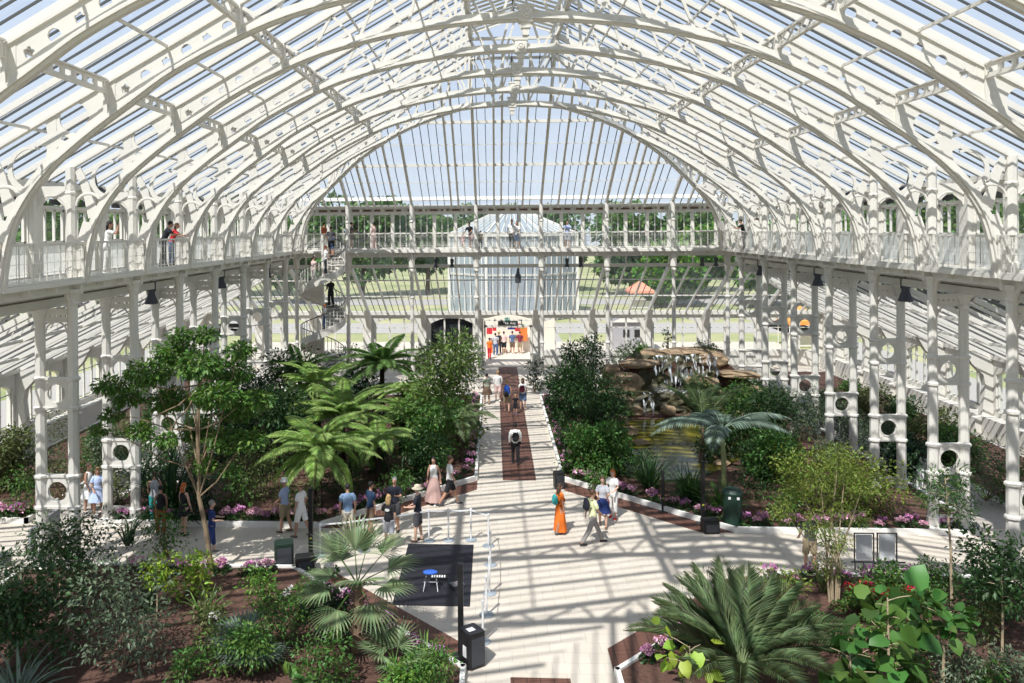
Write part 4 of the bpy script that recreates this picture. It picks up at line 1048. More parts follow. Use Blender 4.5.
STRAP = np.array([(0,.5,0),(.3,.5,0),(.6,.4,-.06),(.85,.25,-.2),(1,0,-.34),(.85,-.25,-.2),(.6,-.4,-.06),(.3,-.5,0),(0,-.5,0)], float); STRAPF = np.array([(0,8,1),(1,8,7),(1,7,2),(2,7,6),(2,6,3),(3,6,5),(3,5,4)])
def strap_plant(label, x, y, n, L_, w, leaf, el=(.5,1.5), name='flax_plant', cat='plant', z=.1, spread=.15, azr=(0, 6.283), wj=.2):
    r = plant(name, label, cat, x, y, z); az = RS.uniform(azr[0], azr[1], n); e = RS.uniform(el[0], el[1], n)
    P = np.stack([np.cos(az)*spread*RS.rand(n), np.sin(az)*spread*RS.rand(n), np.zeros(n)+.02], 1)
    Dv = np.stack([np.cos(az)*np.cos(e), np.sin(az)*np.cos(e), np.sin(e)], 1); S = L_*(.6+.5*RS.rand(n))
    V, Fs = leaf_arrays(P, Dv, S, w/L_, wj, STRAP, STRAPF); V[:,2] = np.maximum(V[:,2], .01); mesh_np('leaves_tuft', V, Fs, LV[leaf], r)
    M().tube([(0,0,0),(0,0,.14)], [.06,.04], 7).build('crown_base', LV['olive'], r)
    return r
def sapling(label, x, y, h, tips, lf, n, size, cr=.3, tr=.02, name='sapling', wr=.5, z=.1, bark=None, droop=.3, first=.5, tmpl=LEAF, fc=LEAFF, lean=(0,0), cat='young tree'):
    r = plant(name, label, cat, x, y, z); top = Vector((lean[0], lean[1], h*.82)); C = []
    m = M().tube([(0,0,0), (lean[0]*.3+.02, lean[1]*.3, h*.4), tuple(top)], [tr*1.3, tr, tr*.6], 6)
    for i in range(tips):
        t = first+(1-first)*(i+.5)/tips; a = i*2.4; q = Vector((lean[0]*t, lean[1]*t, h*.82*t)); c = q+Vector((math.cos(a), math.sin(a), .35))*cr*random.uniform(.5,1.1)
        m.tube([q, (q+c)/2+Vector((0,0,.02)), c], [tr*.5, tr*.4, tr*.3], 4); C.append(tuple(c))
    m.build('trunk', bark or PALEBARK, r); V, Fs = cloud(C, [cr*.75]*len(C), n, size, droop, wr, .5, tmpl, fc, .2); mesh_np('foliage', V, Fs, LV[lf], r)
    return r

# --- the tall tree in front on the left
gx, gy = G(212, 572, .12)
r = plant('broadleaf_tree', 'tall leafy green tree with a slender pale trunk in the left foreground bed', 'tree', gx, gy, .1)
cl = [(150,372,1.0,-.2),(128,395,.75,.4),(108,385,.6,-.3),(175,352,.9,.5),(205,335,.55,0),(200,365,1.0,-.6),(232,372,.9,.4),(255,400,.75,-.3),(238,408,.95,.6),(215,395,.9,-.9),(170,400,.9,.3),(140,430,.55,-.6),(100,430,.35,.2),(112,415,.45,-.3),(225,440,.85,.2),(250,440,.7,-.4),(198,430,.8,.8),(165,440,.45,-.5),(205,465,.55,.1),(180,335,.5,.4),(240,350,.6,-.5),(230,470,.4,.3)]
C = []; Rr = []
for px, py, cr, dy in cl:
    p = AY(px, py, gy+dy*1.3); C.append((p.x-gx, p.y-gy, p.z-.1)); Rr.append(cr*.62)
LOB = LEAF
V, Fs = cloud(C, [(a*1.12, a*1.12, a*.6) for a in Rr], 11500, .15, .45, .5, .35, fill=.15); mesh_np('crown', V, Fs, LV['mid2'], r)
q = [AY(212,572,gy), AY(206,530,gy), AY(199,497,gy), AY(199,470,gy), AY(197,430,gy), AY(200,385,gy)]
q = [Vector((p.x-gx, 0, p.z-.1)) for p in q]; q[0].z = 0
m = M().tube(q, [.085,.075,.065,.055,.045,.03], 8)
for i, c in enumerate(C):
    s = q[3+(i % 3)] if (i % 5) else q[2]; c = Vector(c); m.tube([s, s.lerp(c, .35)+Vector((0,0,-.12)), s.lerp(c, .7)+Vector((0,0,.05)), c], [.026,.02,.014,.006], 5)
m.build('trunk', mat('tan_bark', (.26,.19,.12), .9, var=.2, scale=14), r)

# --- tree ferns
def fern_at(label, px, py, gy_px, Lpx, **k):
    x, y = G(px, gy_px, .1); c = AY(px, py, y); return tree_fern(label, c.x, y, c.z, Lpx*y/802., **k)
fern_at('big bright green tree fern directly behind the two men in hats', 318, 450, 512, 66, nf=22, plen=.58, el=(1.3,-.2), arch=1.35)
fern_at('bright tree fern with a dark bare trunk behind the man in navy folded arms', 378, 437, 484, 50, nf=13, plen=.50, el=(.75,.15), arch=1.25, tr=.12)
fern_at('yellow green upright tree fern left of the hall centre, below the spiral staircase', 342, 418, 470, 56, nf=18, plen=.6, el=(1.2,.3), arch=1.1)
fern_at('tree fern just under the foot of the spiral staircase', 318, 385, 440, 48, nf=17, plen=.55, el=(1.1,.1), arch=1.2)
fern_at('wide deep green tree fern beside the far column, right of the spiral staircase', 382, 364, 420, 50, nf=20, plen=.6, leaf='fernd', el=(1.0,0), arch=1.2)
fern_at('small bright tree fern between the wide deep green fern and the orange flecked bush', 408, 392, 440, 44, nf=13, plen=.5, el=(.9,.1), arch=1.35)
fern_at('lower tree fern with curled fronds in front of the orange flecked bush', 402, 415, 452, 46, nf=14, plen=.5, el=(1.0,.1), arch=1.5)
fern_at('shaded tree fern low behind the bare trunked fern', 352, 440, 478, 50, nf=12, plen=.5, leaf='fernd', el=(.8,-.1), arch=1.2)
fern_at('deep green tree fern farthest back near the left corner columns', 300, 372, 425, 46, nf=14, plen=.5, leaf='fernd', el=(1.0,.1), arch=1.2)
fern_at('arching feather palm with pale stem beside the pale pink skirt woman', 459, 421, 462, 42, nf=9, plen=.55, leaf='palm', el=(1.2,.4), arch=1.9, tr=.06, npin=22)

def bush_at(label, px, py, toppx, wpx, lf, n=700, size=.10, **k):
    z = k.pop('z', .1); x, y = G(px, py, z); h = AY(px, toppx, y).z-z; w = wpx*y/802.
    return bush(label, x, y, max(h,.25), w, lf, n, size, z=z, **k)
B_ = [ # px, py(base), top, width, leaf, n, size, clumps, kw, label
 (446,448,336,70,'mid3',3600,.17,14,dict(wr=.42,name='flecked_bush'),'tall bush with orange flecked leaves beside the left edge of the central path'),
 (466,440,395,24,'mid',700,.12,5,{},'low green bush against the left edge of the central path, behind the flower strip'),
 (430,466,402,48,'mid',1500,.14,8,{},'rounded mid green bush left of the couple in white tops'),
 (417,488,440,46,'dark',900,.20,6,dict(wr=.3),'dark spiky shrub between the fern trunk and the pink skirt woman'),
 (262,500,445,75,'olive2',2200,.12,9,dict(wr=.25,upright=.3,name='feathery_shrub'),'olive feathery shrub behind the leafy tree, left of the big tree fern'),
 (275,470,392,66,'dark',1700,.15,9,{},'dark green shrub between the leafy tree and the upright fern'),
 (245,450,380,60,'deep',1500,.17,8,{},'very dark shrub hidden behind the leafy tree crown'),
 (300,452,410,56,'dark',1200,.15,7,{},'dark shrub under the staircase fern'),
 (285,425,352,60,'dark',1500,.17,9,{},'dark bush beside the left corner columns below the staircase'),
 (345,500,468,56,'dark',1300,.11,7,{},'low dark shrub behind the man in the light blue shirt'),
 (298,516,480,44,'mid',1000,.09,6,{},'low green shrub behind the men in hats'),
 (232,508,468,40,'mid',900,.12,6,{},'mid green shrub right of the slender pale tree trunk'),
 (420,435,385,40,'dark',1000,.15,6,{},'dark filler shrub behind the curled fern'),
 (360,420,372,46,'deep',1200,.16,7,{},'shaded bush behind the staircase ferns'),
 (10,490,432,48,'olive',1300,.16,7,{},'yellowish green shrub at the left edge beyond the cross path'),
 (62,500,412,54,'olive',1500,.13,8,dict(upright=.3,wr=.3),'thin stemmed olive shrub behind the nearest left column pair'),
 (30,515,470,44,'mid',800,.12,6,{},'green shrub behind the pink flowers at the left edge'),
 (108,480,430,38,'grey',900,.12,6,{},'grey green shrub between the first two left column pairs'),
 (150,505,452,50,'dark',1200,.14,7,{},'dark shrub behind the woman in a black off shoulder top'),
 (200,520,478,56,'deep',1200,.14,7,{},'very dark shrub behind the person in blue on the cross path'),
 (168,460,405,50,'mid',1200,.14,7,{},'green shrub under the left part of the leafy tree'),
 (205,435,385,50,'dark',1200,.15,7,{},'dark shrub far behind the leafy tree'),
 # right far bed
 (572,455,368,42,'dark',1900,.14,10,dict(upright=.4),'dark green conical shrub at the right edge of the central path'),
 (597,440,375,60,'dark',2000,.14,10,{},'dense dark green shrub left of the waterfall'),
 (570,415,345,30,'dark',1200,.15,8,dict(upright=.6),'tall narrow dark shrub nearest the far gallery, right of the path'),
 (590,402,338,30,'dark',900,.16,7,dict(upright=.6),'second tall narrow shrub right of the far path, taller tip'),
 (556,425,380,16,'dark',700,.14,5,{},'small dark shrub against the right kerb of the far path'),
 (590,474,430,46,'mid',1600,.13,9,{},'mid green shrub above the black speaker by the path'),
 (612,470,430,50,'mid',1300,.15,8,{},'green shrub left of the pond'),
 (610,420,392,34,'grey',800,.13,6,{},'small pale leaved bush left of the rocks'),
 (628,385,345,30,'grey',700,.16,6,{},'pale leaved shrub against the far wall left of the rocks'),
 (535,392,362,16,'deep',350,.13,4,{},'little dark shrub in front of the far right doorpost'),
 (760,455,392,64,'dark',1900,.15,10,{},'dark green shrub right of the waterfall'),
 (800,440,392,64,'grey',1900,.12,10,dict(wr=.25),'grey green fine leaved shrub before the right columns'),
 (845,450,405,54,'grey',1600,.12,9,dict(wr=.25),'grey green shrub beside the third right column pair'),
 (775,480,435,60,'mid',1500,.14,8,{},'mid green shrub behind the green waste bin'),
 (745,440,385,44,'mid2',1100,.13,7,{},'bright green bush beside the waterfall rocks'),
 (720,462,425,40,'dark',900,.14,6,{},'dark shrub behind the pond edge palm'),
 (800,505,455,56,'yellowg',2200,.12,9,{},'yellow green leafed shrub left part of the big golden clump'),
 (838,508,450,64,'yellowg',2600,.12,10,{},'golden green shrub in the middle behind the multi stemmed tree'),
 (876,512,462,52,'yellowg',2000,.12,9,{},'yellow green shrub right part of the golden clump beside the column pair'),
 (898,478,440,40,'deep',1200,.14,7,{},'very dark shrub between the first two right column pairs'),
 (880,450,420,40,'grey',1000,.12,6,{},'grey green shrub at the foot of the second right column pair'),
 (780,520,490,40,'mid',700,.10,6,{},'low green plants behind the right purple flowers'),
 (750,500,470,34,'dark',700,.11,5,{},'small dark shrub right of the green waste bin'),
 # outer right bed
 (930,452,412,48,'olive',1100,.14,7,{},'olive shrub in the outer right bed beyond the side path'),
 (985,500,440,54,'grey',1600,.13,8,dict(wr=.25),'grey green spiky shrub in the outer right bed'),
 (1008,505,458,40,'mid',1200,.13,7,{},'bright green bush at the right edge in the outer bed'),
 (960,470,430,40,'mid',1000,.13,6,{},'green shrub in the outer right bed left of the grey spiky one'),
 (905,432,402,40,'dark',900,.14,6,{},'dark shrub in the outer right bed near the second pair'),
 (870,415,388,34,'olive',800,.15,6,{},'olive bush in the outer right bed near the third pair'),
 # left front bed
 (80,588,518,92,'grey',2000,.12,11,dict(name='leafy_shrub'),'pale leaved open shrub at the near side of the left cross path'),
 (25,660,560,120,'dark2',2600,.14,13,dict(fill=.2),'big dark shrub at the left edge of the foreground bed'),
 (125,668,565,100,'silver',2300,.13,13,dict(wr=.4,fill=.15,name='silver_shrub'),'silvery green open branched shrub in the left foreground'),
 (168,558,508,54,'mid',1100,.10,8,dict(stems=7),'small multi stemmed shrub before the woman in rust trousers'),
 (188,598,560,44,'lime',800,.13,6,{},'lime green broad leaved bush behind the fan leaved tuft'),
 (245,675,622,80,'mid2',2200,.10,9,{},'fresh green low shrub around the small fan palm'),
 (302,618,578,48,'mid2',1300,.10,8,{},'bright green shrub beside the black boxes'),
 (262,612,570,36,'bright',900,.10,7,{},'light green leafy plant left of the black box on the bed edge'),
 (280,650,598,60,'mid',1200,.09,7,{},'loose green ground plants between the palms'),
 (325,690,640,60,'mid',1400,.10,7,{},'green shrub at the bottom edge left of the palm trunk'),
 (330,640,590,46,'deep',1200,.12,7,{},'very dark clipped bush behind the fan palm trunk'),
 (425,700,650,60,'mid2',2200,.09,10,{},'fresh green mound at the bottom beside the black speaker'),
 (398,705,668,40,'bright',800,.11,6,{},'yellowish leaved plant at the bottom edge under the little palm'),
 (205,640,596,36,'olive',700,.10,5,{},'thin olive plants left of the small fan palm'),
 (190,680,650,40,'mid',700,.10,5,{},'small green plant at the bottom left of the small fan palm'),
 (150,610,590,34,'dark',400,.10,4,{},'tiny dark plant on the mulch behind the silver shrub'),
 (8,600,555,40,'grey',900,.12,6,{},'pale small leaved shrub at the left edge beside the grey board'),
 # right front bed
 (1000,622,540,72,'dark2',2700,.14,11,{},'dense dark green shrub at the right edge of the foreground'),
 (905,600,572,60,'mid',1500,.11,8,{},'low leafy shrub behind the red flowers'),
 (940,592,565,50,'mid',1100,.10,7,{},'low green shrub under the leaning sapling'),
 (872,620,580,50,'mid2',1200,.11,7,{},'green leafy plant behind the large heart leaved plant'),
 (958,690,640,60,'silver',1500,.11,7,dict(wr=.3),'pale variegated shrub at the bottom right'),
 (905,690,655,50,'mid2',1100,.11,6,{},'bright green low plant at the bottom right of centre'),
 (925,655,632,24,'bright',300,.11,4,{},'small bright seedling on the mulch left of the umbrella leaved plant'),
 (1015,690,655,40,'silver',700,.11,5,{},'pale leaved plant in the bottom right corner'),
 (985,648,600,36,'olive',500,.10,6,dict(stems=2),'thin airy young shrub on the right mulch'),
 (775,612,570,52,'yellowg',900,.10,6,{},'yellow green shrub at the kerb behind the big feather palm'),
 (838,655,625,34,'dark',500,.10,5,{},'small dark plant on the mulch right of the big feather palm'),
]
for px, py, tp, wd, lf, n, size, cl_, kw, lab in B_:
    kw.setdefault('fill', .25); far = py < 500; bush_at(lab, px, py, tp-4, wd*1.12, lf, int(n*(1.7 if far else .75)), size*(1.12 if far else 1.), clumps=cl_+3, **kw)
# orange flecks on the tall bush
# --- fan palms, agaves, flax
gx, gy = G(345, 650, .12); hh = AY(372, 585, gy).z-.1
fan_palm('fan palm with a shaggy brown trunk and large pale green fans, left foreground', gx+.3, gy, hh, 12, .75, .85, 'palm', .13, spread=3.0, segs=22, wseg=.075,
         azs=[(1.9,1.15),(2.6,.75),(1.2,1.0),(.1,.45),(.5,.75),(3.1,.25),(3.6,.05),(-.4,.15),(-1.0,-.25),(4.2,-.4),(2.2,.35),(5.0,.5),(.0,.05),(2.9,.6),(-2.4,.3)])
gx, gy = G(243, 668, .12); fan_palm('small bluish fan palm sitting low in the left foreground bed', gx, gy, .25, 9, .38, .72, 'blue', .1, els=(.2,1.3))
gx, gy = G(395, 672, .12); fan_palm('small pale fan palm at the bottom edge beside the kerb', gx, gy, .2, 7, .40, .66, 'palm', .08, els=(.2,1.2))
gx, gy = G(18, 700, .12); strap_plant('blue grey agave with stiff pointed leaves in the bottom left corner', gx, gy, 70, 1.15, .075, 'blue', (.15,1.35), 'agave')
for px, py, n, L_, w_, lf, el, lab in ((650,492,170,1.55,.05,'dark2',(.7,1.5),'dark strap leaved flax clump at the pond edge behind the blue skirt woman'),(690,503,160,1.45,.05,'dark2',(.6,1.5),'dark flax clump between the pond and the right flower kerb'),
        (722,512,110,1.3,.045,'mid',(.6,1.5),'flax clump with some light blades beside the black post'),(596,470,120,1.3,.05,'grey',(.6,1.5),'grassy palm like tuft behind the speaker on the right path edge'),
        (612,478,60,1.0,.04,'mid',(.8,1.5),'low grassy tuft behind the flower kerb near the thin post'),
        (172,512,150,2.3,.09,'deep',(.2,1.45),'large dark spiky cordyline behind the ginger haired woman'),(140,485,50,2.0,.08,'deep',(.3,1.4),'dark spiky plant beside the second left column pair'),
        (205,618,40,.8,.05,'mid2',(.7,1.5),'upright bright strap leaves in the left foreground mulch'),(825,592,40,.9,.03,'olive',(.9,1.5),'tuft of tall thin yellowish blades beside the multi stemmed tree'),
        (425,672,26,.8,.045,'bright',(.8,1.5),'bright upright strap leaves by the bottom kerb left of the speaker'),(120,600,30,.8,.03,'olive',(.6,1.4),'thin grassy tuft on the left mulch'),(128,545,26,.9,.06,'deep',(.9,1.5),'small dark upright blades beside the cross path on the left')):
    gx, gy = G(px, py, .12); strap_plant(lab, gx, gy, n, L_, w_, lf, el)
# --- feather palms
gx, gy = G(742, 690, .12)
r = plant('feather_palm', 'large feather palm with many arching fronds filling the bottom right foreground', 'palm', gx, gy, .1)
M().tube([(0,0,0),(0,0,.45)], [.26,.2], 12).build('trunk', DARKBARK, r)
azs = [2.75,2.35,1.95,1.55,1.2,.85,.5,.15,-.2,3.1,3.5,-.6,2.55,1.75,1.0,2.1,.35,3.9,-1.1,4.4]
feather_palm(r, Vector((0,0,.45)), 26, 2.4, 1.25, .5, .85, 36, .66, .034, 'palm', None, azs=azs+[.7,2.9,1.4,2.2,5.0,0.0], vee=.45, dropp=.0, tilt=.1, w0=.022, fwd=.85)
gx, gy = G(724, 500, .12); zt = AY(721, 432, gy).z
r = plant('tall_palm', 'palm with a pale green ringed trunk and long dark drooping fronds beside the pond', 'palm', gx, gy, .1)
M().tube([(0,0,0),(.0,0,zt*.5),(-.05,0,zt)], [.10,.085,.075], 9).build('trunk', mat('green_trunk', (.25,.27,.12), .7, var=.2, scale=20), r)
feather_palm(r, Vector((-.05,0,zt)), 8, 2.7, .62, .55, 1.3, 30, .52, .17, 'blue2' if 'blue2' in LV else 'blue', None, azs=[.12,-.25,3.25,3.0,1.55,1.9,1.2,4.3], vee=.05, dropp=.35, tilt=.06, w0=.03)
gx, gy = G(700, 462, .12); zt = AY(705, 430, gy).z
r = plant('pond_palm', 'young palm with upright yellow green fronds in front of the waterfall', 'palm', gx, gy, .1)
M().tube([(0,0,0),(.1,0,zt*.6),(.12,0,zt)], [.08,.06,.05], 8).build('trunk', BARK, r)
feather_palm(r, Vector((.12,0,zt)), 7, 2.6, 1.5, 1.05, .9, 30, .5, .10, 'palm', None, azs=[1.7,2.4,.8,3.0,.2,2.9,1.2], vee=.1, dropp=.15, tilt=.1, w0=.02)
# --- multi stemmed airy tree in front of the info boards
gx, gy = G(834, 602, .12)
r = plant('airy_tree', 'airy multi stemmed tree with fine yellow green foliage before the khaki shorts', 'tree', gx, gy, .1)
C = []
for px, py, cr, dy in ((800,490,.5,.2),(820,478,.55,-.3),(845,470,.5,.3),(862,488,.45,-.2),(785,512,.4,.2),(830,505,.55,0),(855,515,.35,.3),(835,540,.38,-.1),(828,565,.3,.1),(838,455,.35,0),(815,525,.35,-.2)):
    p = AY(px, py, gy+dy); C.append((p.x-gx, p.y-gy, p.z-.1))
V, Fs = cloud(C, [.42]*len(C), 5200, .085, .3, .3, .7, fill=.1); mesh_np('crown', V, Fs, LV['yellowg'], r)
m = M()
for i, c in enumerate(C): b = Vector((.12*math.cos(i*2.4), .08*math.sin(i*2.4), 0)); m.tube([b, b+Vector((b.x*.5,b.y*.5,1.0)), b.lerp(Vector(c), .75)+Vector((0,0,.2)), c], [.028,.024,.014,.006], 5)
m.build('stem', PALEBARK, r)
# --- saplings and big leaved plants in the front right bed
def at_ground(px, py): return G(px, py, .12)
gx, gy = at_ground(952, 615); hh = AY(945, 470, gy).z
sapling('tall thin sapling with a slightly leaning reddish stem and a flat tiered top, right foreground', gx, gy, hh*1.12, 9, 'mid', 1300, .11, .50, .03, wr=.25, first=.72, lean=(-.15,0), bark=PALEBARK, droop=.0)
gx, gy = at_ground(943, 690); hh = AY(943, 615, gy).z
sapling('young tree with a pale stem and an umbrella of lobed leaves at the bottom right', gx, gy, hh*1.15, 10, 'mid', 90, .26, .45, .03, wr=.8, first=.8, tmpl=BIG, fc=BIGF, bark=PALEBARK, droop=.15, lean=(0,0))
gx, gy = at_ground(1002, 660); hh = AY(1000, 560, gy).z
sapling('thin grey stemmed young tree below the dense shrub at the right edge', gx, gy, hh, 7, 'dark2', 900, .13, .5, .025, wr=.5, first=.6)
gx, gy = at_ground(888, 700); hh = AY(885, 580, gy).z
sapling('tall plant with very large heart shaped green leaves, bottom right of centre', gx, gy, hh, 14, 'mid', 22, .38, .45, .025, wr=.95, first=.25, tmpl=BIG, fc=BIGF, bark=PALEBARK, droop=.5, name='heart_leaved_plant', cat='plant')
gx, gy = at_ground(850, 705); hh = AY(850, 640, gy).z
sapling('lower plant with large rounded green leaves beside the feather palm', gx, gy, hh, 12, 'mid', 18, .34, .5, .022, wr=.95, first=.2, tmpl=BIG, fc=BIGF, droop=.4, name='heart_leaved_plant', cat='plant')
gx, gy = at_ground(690, 712); hh = AY(688, 640, gy).z
sapling('climbing plant with lime yellow heart shaped leaves in front of the big feather palm', gx, gy, hh*1.05, 10, 'lime', 34, .24, .5, .018, wr=.85, first=.5, tmpl=BIG, fc=BIGF, droop=.7, name='heart_leaved_plant', cat='plant')
gx, gy = at_ground(157, 618); hh = AY(157, 553, gy).z
sapling('slender sapling with a tuft of lime leaves and a pale stem on the left mulch', gx, gy, hh, 9, 'lime', 420, .12, .28, .022, first=.55)
gx, gy = at_ground(60, 600); hh = AY(70, 515, gy).z
sapling('young shrub with round dark leaves in front of the nearest left columns', gx, gy, hh, 9, 'dark2', 800, .13, .5, .025, first=.4)
gx, gy = at_ground(8, 672); hh = AY(8, 590, gy).z
sapling('dark broad leaved sapling with a bare bent stem at the left edge', gx, gy, hh, 8, 'dark2', 700, .17, .5, .022, first=.55)
gx, gy = at_ground(215, 700); hh = AY(215, 665, gy).z
gx, gy = at_ground(297, 700); sapling('single plant with a rosette of glossy bright leaves at the bottom edge', gx, gy, .55, 5, 'mid2', 26, .26, .2, .015, wr=.5, first=.6, tmpl=BIG, fc=BIGF, droop=.2, name='glossy_plant', cat='plant')

# --- flowers along the kerbs
def flower_proto(mt, lab, group, big=1., nf=26):
    r = plant('flower_clump', lab, 'flowers', 0, 0, .12, group)
    V, Fs = cloud([(0,0,.10*big)], [(.20*big,.20*big,.10*big)], 60, .10, .0, .8, .7); V[:,2] = np.maximum(V[:,2], 0); mesh_np('foliage', V, Fs, LV['dark2'], r)
    k = 5; C = [(random.uniform(-.16,.16)*big, random.uniform(-.16,.16)*big, random.uniform(.2,.3)*big) for _ in range(k)]
    V, Fs = cloud(C, [.055*big]*k, nf*k, .055*big, -.2, .9, .9); mesh_np('blossom', V, Fs, mt, r); return r
protos = {}
def flowers_line(p0, p1, n, mts, lab, group, jit=.10, big=1.):
    n = max(1, round(n*.8))
    for i in range(n):
        t = (i+.5+random.uniform(-.3,.3))/n; x = p0[0]+(p1[0]-p0[0])*t+random.uniform(-jit, jit); y = p0[1]+(p1[1]-p0[1])*t+random.uniform(-jit, jit)
        mt = mts[i % len(mts)]; key = (mt.name, big)
        if key not in protos: protos[key] = flower_proto(mt, lab, group, big); o = protos[key]; protos[key] = (o, kids(o))
        else: o = dup(protos[key][0], ch=protos[key][1])
        place(o, (x, y, .12), random.random()*6, lab, group); s = random.uniform(.8,1.25); o.scale = (s, s, s)
a = .32
flowers_line((1.72+a,46.5),(1.72+a,32.2), 30, [PINK, MAGENTA], 'pink flower clump along the right kerb of the far central path', 'flowers right of the far path', .08)
flowers_line((-1.72-a,46.5),(-1.72-a,32.2), 26, [PINK, MAGENTA], 'pink flower clump along the left kerb of the far central path', 'flowers left of the far path', .08)
flowers_line((2.2,31.6),(6.9,26.95), 20, [PINK, PINK, MAGENTA], 'pink flower clump behind the slanting kerb on the far right', 'flowers behind the slanting right kerb', .12)
flowers_line((-2.2,31.6),(-6.9,26.95), 16, [PINK, MAGENTA], 'pink flower clump behind the slanting kerb on the far left', 'flowers behind the slanting left kerb', .15)
flowers_line((7.1,26.85),(14.2,26.85), 24, [MAGENTA, PINK], 'purple pink flower clump along the straight kerb behind the info boards', 'flowers along the right cross path', .14)
flowers_line((-7.1,26.85),(-14.2,26.85), 26, [PINK, MAGENTA, PINK], 'pink flower clump along the straight kerb of the left cross path', 'flowers along the left cross path', .15)
flowers_line((-17.2,27.0),(-20.6,27.4), 16, [PINK, PINK, MAGENTA], 'dense pink flower clump in the bed at the left edge', 'flowers at the left edge', .35, 1.25)
flowers_line((-5.5,21.35),(-2.2,18.1), 14, [MAGENTA, PINK], 'purple flower clump behind the slanting kerb in the left foreground', 'flowers of the near left kerb', .16)
flowers_line((-7.2,22.7),(-11.5,22.75), 14, [PINK, MAGENTA], 'pink flower clump along the near edge of the left cross path', 'flowers near edge left cross path', .14)
flowers_line((2.2,18.1),(4.0,19.9), 9, [PINK, MAGENTA], 'pink flower clump behind the slanting kerb in the right foreground', 'flowers of the near right kerb', .14)
flowers_line((6.6,22.6),(11.5,22.75), 14, [MAGENTA, PINK], 'purple flower clump along the near edge of the right cross path', 'flowers near edge right cross path', .14)
gx, gy = at_ground(868, 606)
for i, (dx, dy) in enumerate(((0,0),(.25,.1),(-.25,.15),(.1,-.2),(1.0,.3))):
    flowers_line((gx+dx,gy+dy),(gx+dx,gy+dy), 1, [REDP], 'red flower clump in the right foreground below the info boards', 'red flowers in the right foreground', .03, 1.6)
for px, py in ((216,625),(250,640),(285,600),(344,600),(330,575)):
    x, y = at_ground(px, py); flowers_line((x,y),(x,y), 1, [WPET], 'small white flowered plant in the left foreground bed', 'white flowers in the left bed', .03, 1.)
# fillers that close the dense planting
FILL = [(700,412,372,36,'mid2',900,.12,7,'leafy green plant at the right foot of the waterfall'),(735,405,380,34,'mid',900,.12,7,'green shrub on the slope right of the falls'),(780,415,385,44,'grey',1300,.12,8,'grey green bush right of the waterfall below the ring panels'),
 (820,425,390,44,'dark',1200,.13,8,'dark bush between the far right column pairs'),(760,398,372,36,'mid',800,.13,6,'green bush under the far right columns'),(690,500,478,40,'dark',700,.11,6,'dark low plants behind the flax clumps'),(640,478,452,40,'mid',700,.12,6,'green low plants at the near left pond bank'),
 (755,470,440,46,'dark2',1200,.13,7,'dark leafy shrub behind the palm with the pale trunk'),(790,462,432,46,'mid',1200,.12,7,'green shrub in the middle of the right far bed'),(830,470,440,40,'grey',1000,.12,7,'pale leaved shrub above the golden clump'),
 (596,490,470,30,'mid',600,.11,6,'low green plants beside the flowers of the right slanting kerb'),(600,430,400,40,'dark2',1200,.14,7,'dark leafy shrub by the left pond bank'),
 (330,465,430,46,'dark',1000,.13,7,'dark undergrowth beneath the yellow green fern'),(380,470,440,44,'dark2',1000,.13,7,'dark undergrowth beneath the central ferns'),(395,500,470,40,'mid',700,.1,6,'low green plants behind the talking group'),(440,480,455,30,'dark2',500,.11,5,'dark low plant beside the arching palm'),
 (270,430,385,50,'mid',1200,.14,8,'green shrub left of the staircase fern'),(225,475,440,44,'dark2',900,.13,6,'dark leaved shrub under the right side of the leafy tree'),(175,490,455,36,'dark2',700,.12,6,'dark shrub left of the spiky cordyline'),(345,385,345,44,'dark2',1200,.16,7,'dark shrub left of the wide deep green fern'),
 (420,372,345,34,'dark',900,.16,6,'dark shrub right of the wide deep green fern'),(400,440,405,34,'dark2',900,.13,6,'dark shrub behind the lower curled fern'),(115,505,475,30,'olive',500,.11,5,'olive plant at the foot of the second left column pair')]
for px, py, tp, wd, lf, n, size, cl_, lab in FILL: bush_at(lab, px, py, tp, wd, lf, n, size, clumps=cl_, fill=.25)
LOW = [(905,640,618,40,'mid',500,.09,5,'low green seedlings on the mulch between the heart leaved plant and the tall sapling'),(875,650,622,46,'mid2',700,.09,6,'green low plant below the red flowers'),(820,640,612,30,'mid',400,.09,4,'small green plant right of the multi stemmed tree foot'),
 (985,690,660,36,'mid',500,.09,5,'small mid green plant at the bottom right edge'),(850,612,588,40,'mid2',600,.09,5,'bright low plants by the kerb below the info boards'),(925,612,588,36,'mid',600,.10,5,'green plants beside the foot of the tall sapling')]
for px, py, tp, wd, lf, n, size, cl_, lab in LOW: bush_at(lab, px, py, tp, wd, lf, n, size, clumps=cl_)
OUT = [(95,470,430,40,'mid','green shrub in the outer left bed seen between the nearest column pair'),(125,455,415,40,'olive','olive shrub in the outer left bed behind the second column pair'),(150,440,402,36,'dark','dark shrub in the outer left bed under the leafy tree'),
 (178,425,392,34,'mid','green shrub in the outer left bed beyond the third column pair'),(205,412,384,30,'grey','grey green shrub in the outer left bed beyond the fourth column pair'),(232,400,376,28,'mid','green shrub in the outer left bed near the far corner'),
 (40,485,440,40,'grey','grey green shrub in the outer left bed left of the nearest column pair'),(850,402,378,28,'mid','green shrub in the outer right bed near the far corner'),(895,428,400,32,'grey','grey green shrub in the outer right bed behind the second pair'),(945,462,428,34,'dark','dark shrub in the outer right bed beyond the first pair')]
for px, py, tp, wd, lf, lab in OUT: bush_at(lab, px, py, tp, wd, lf, 1100, .14, clumps=7, fill=.25)
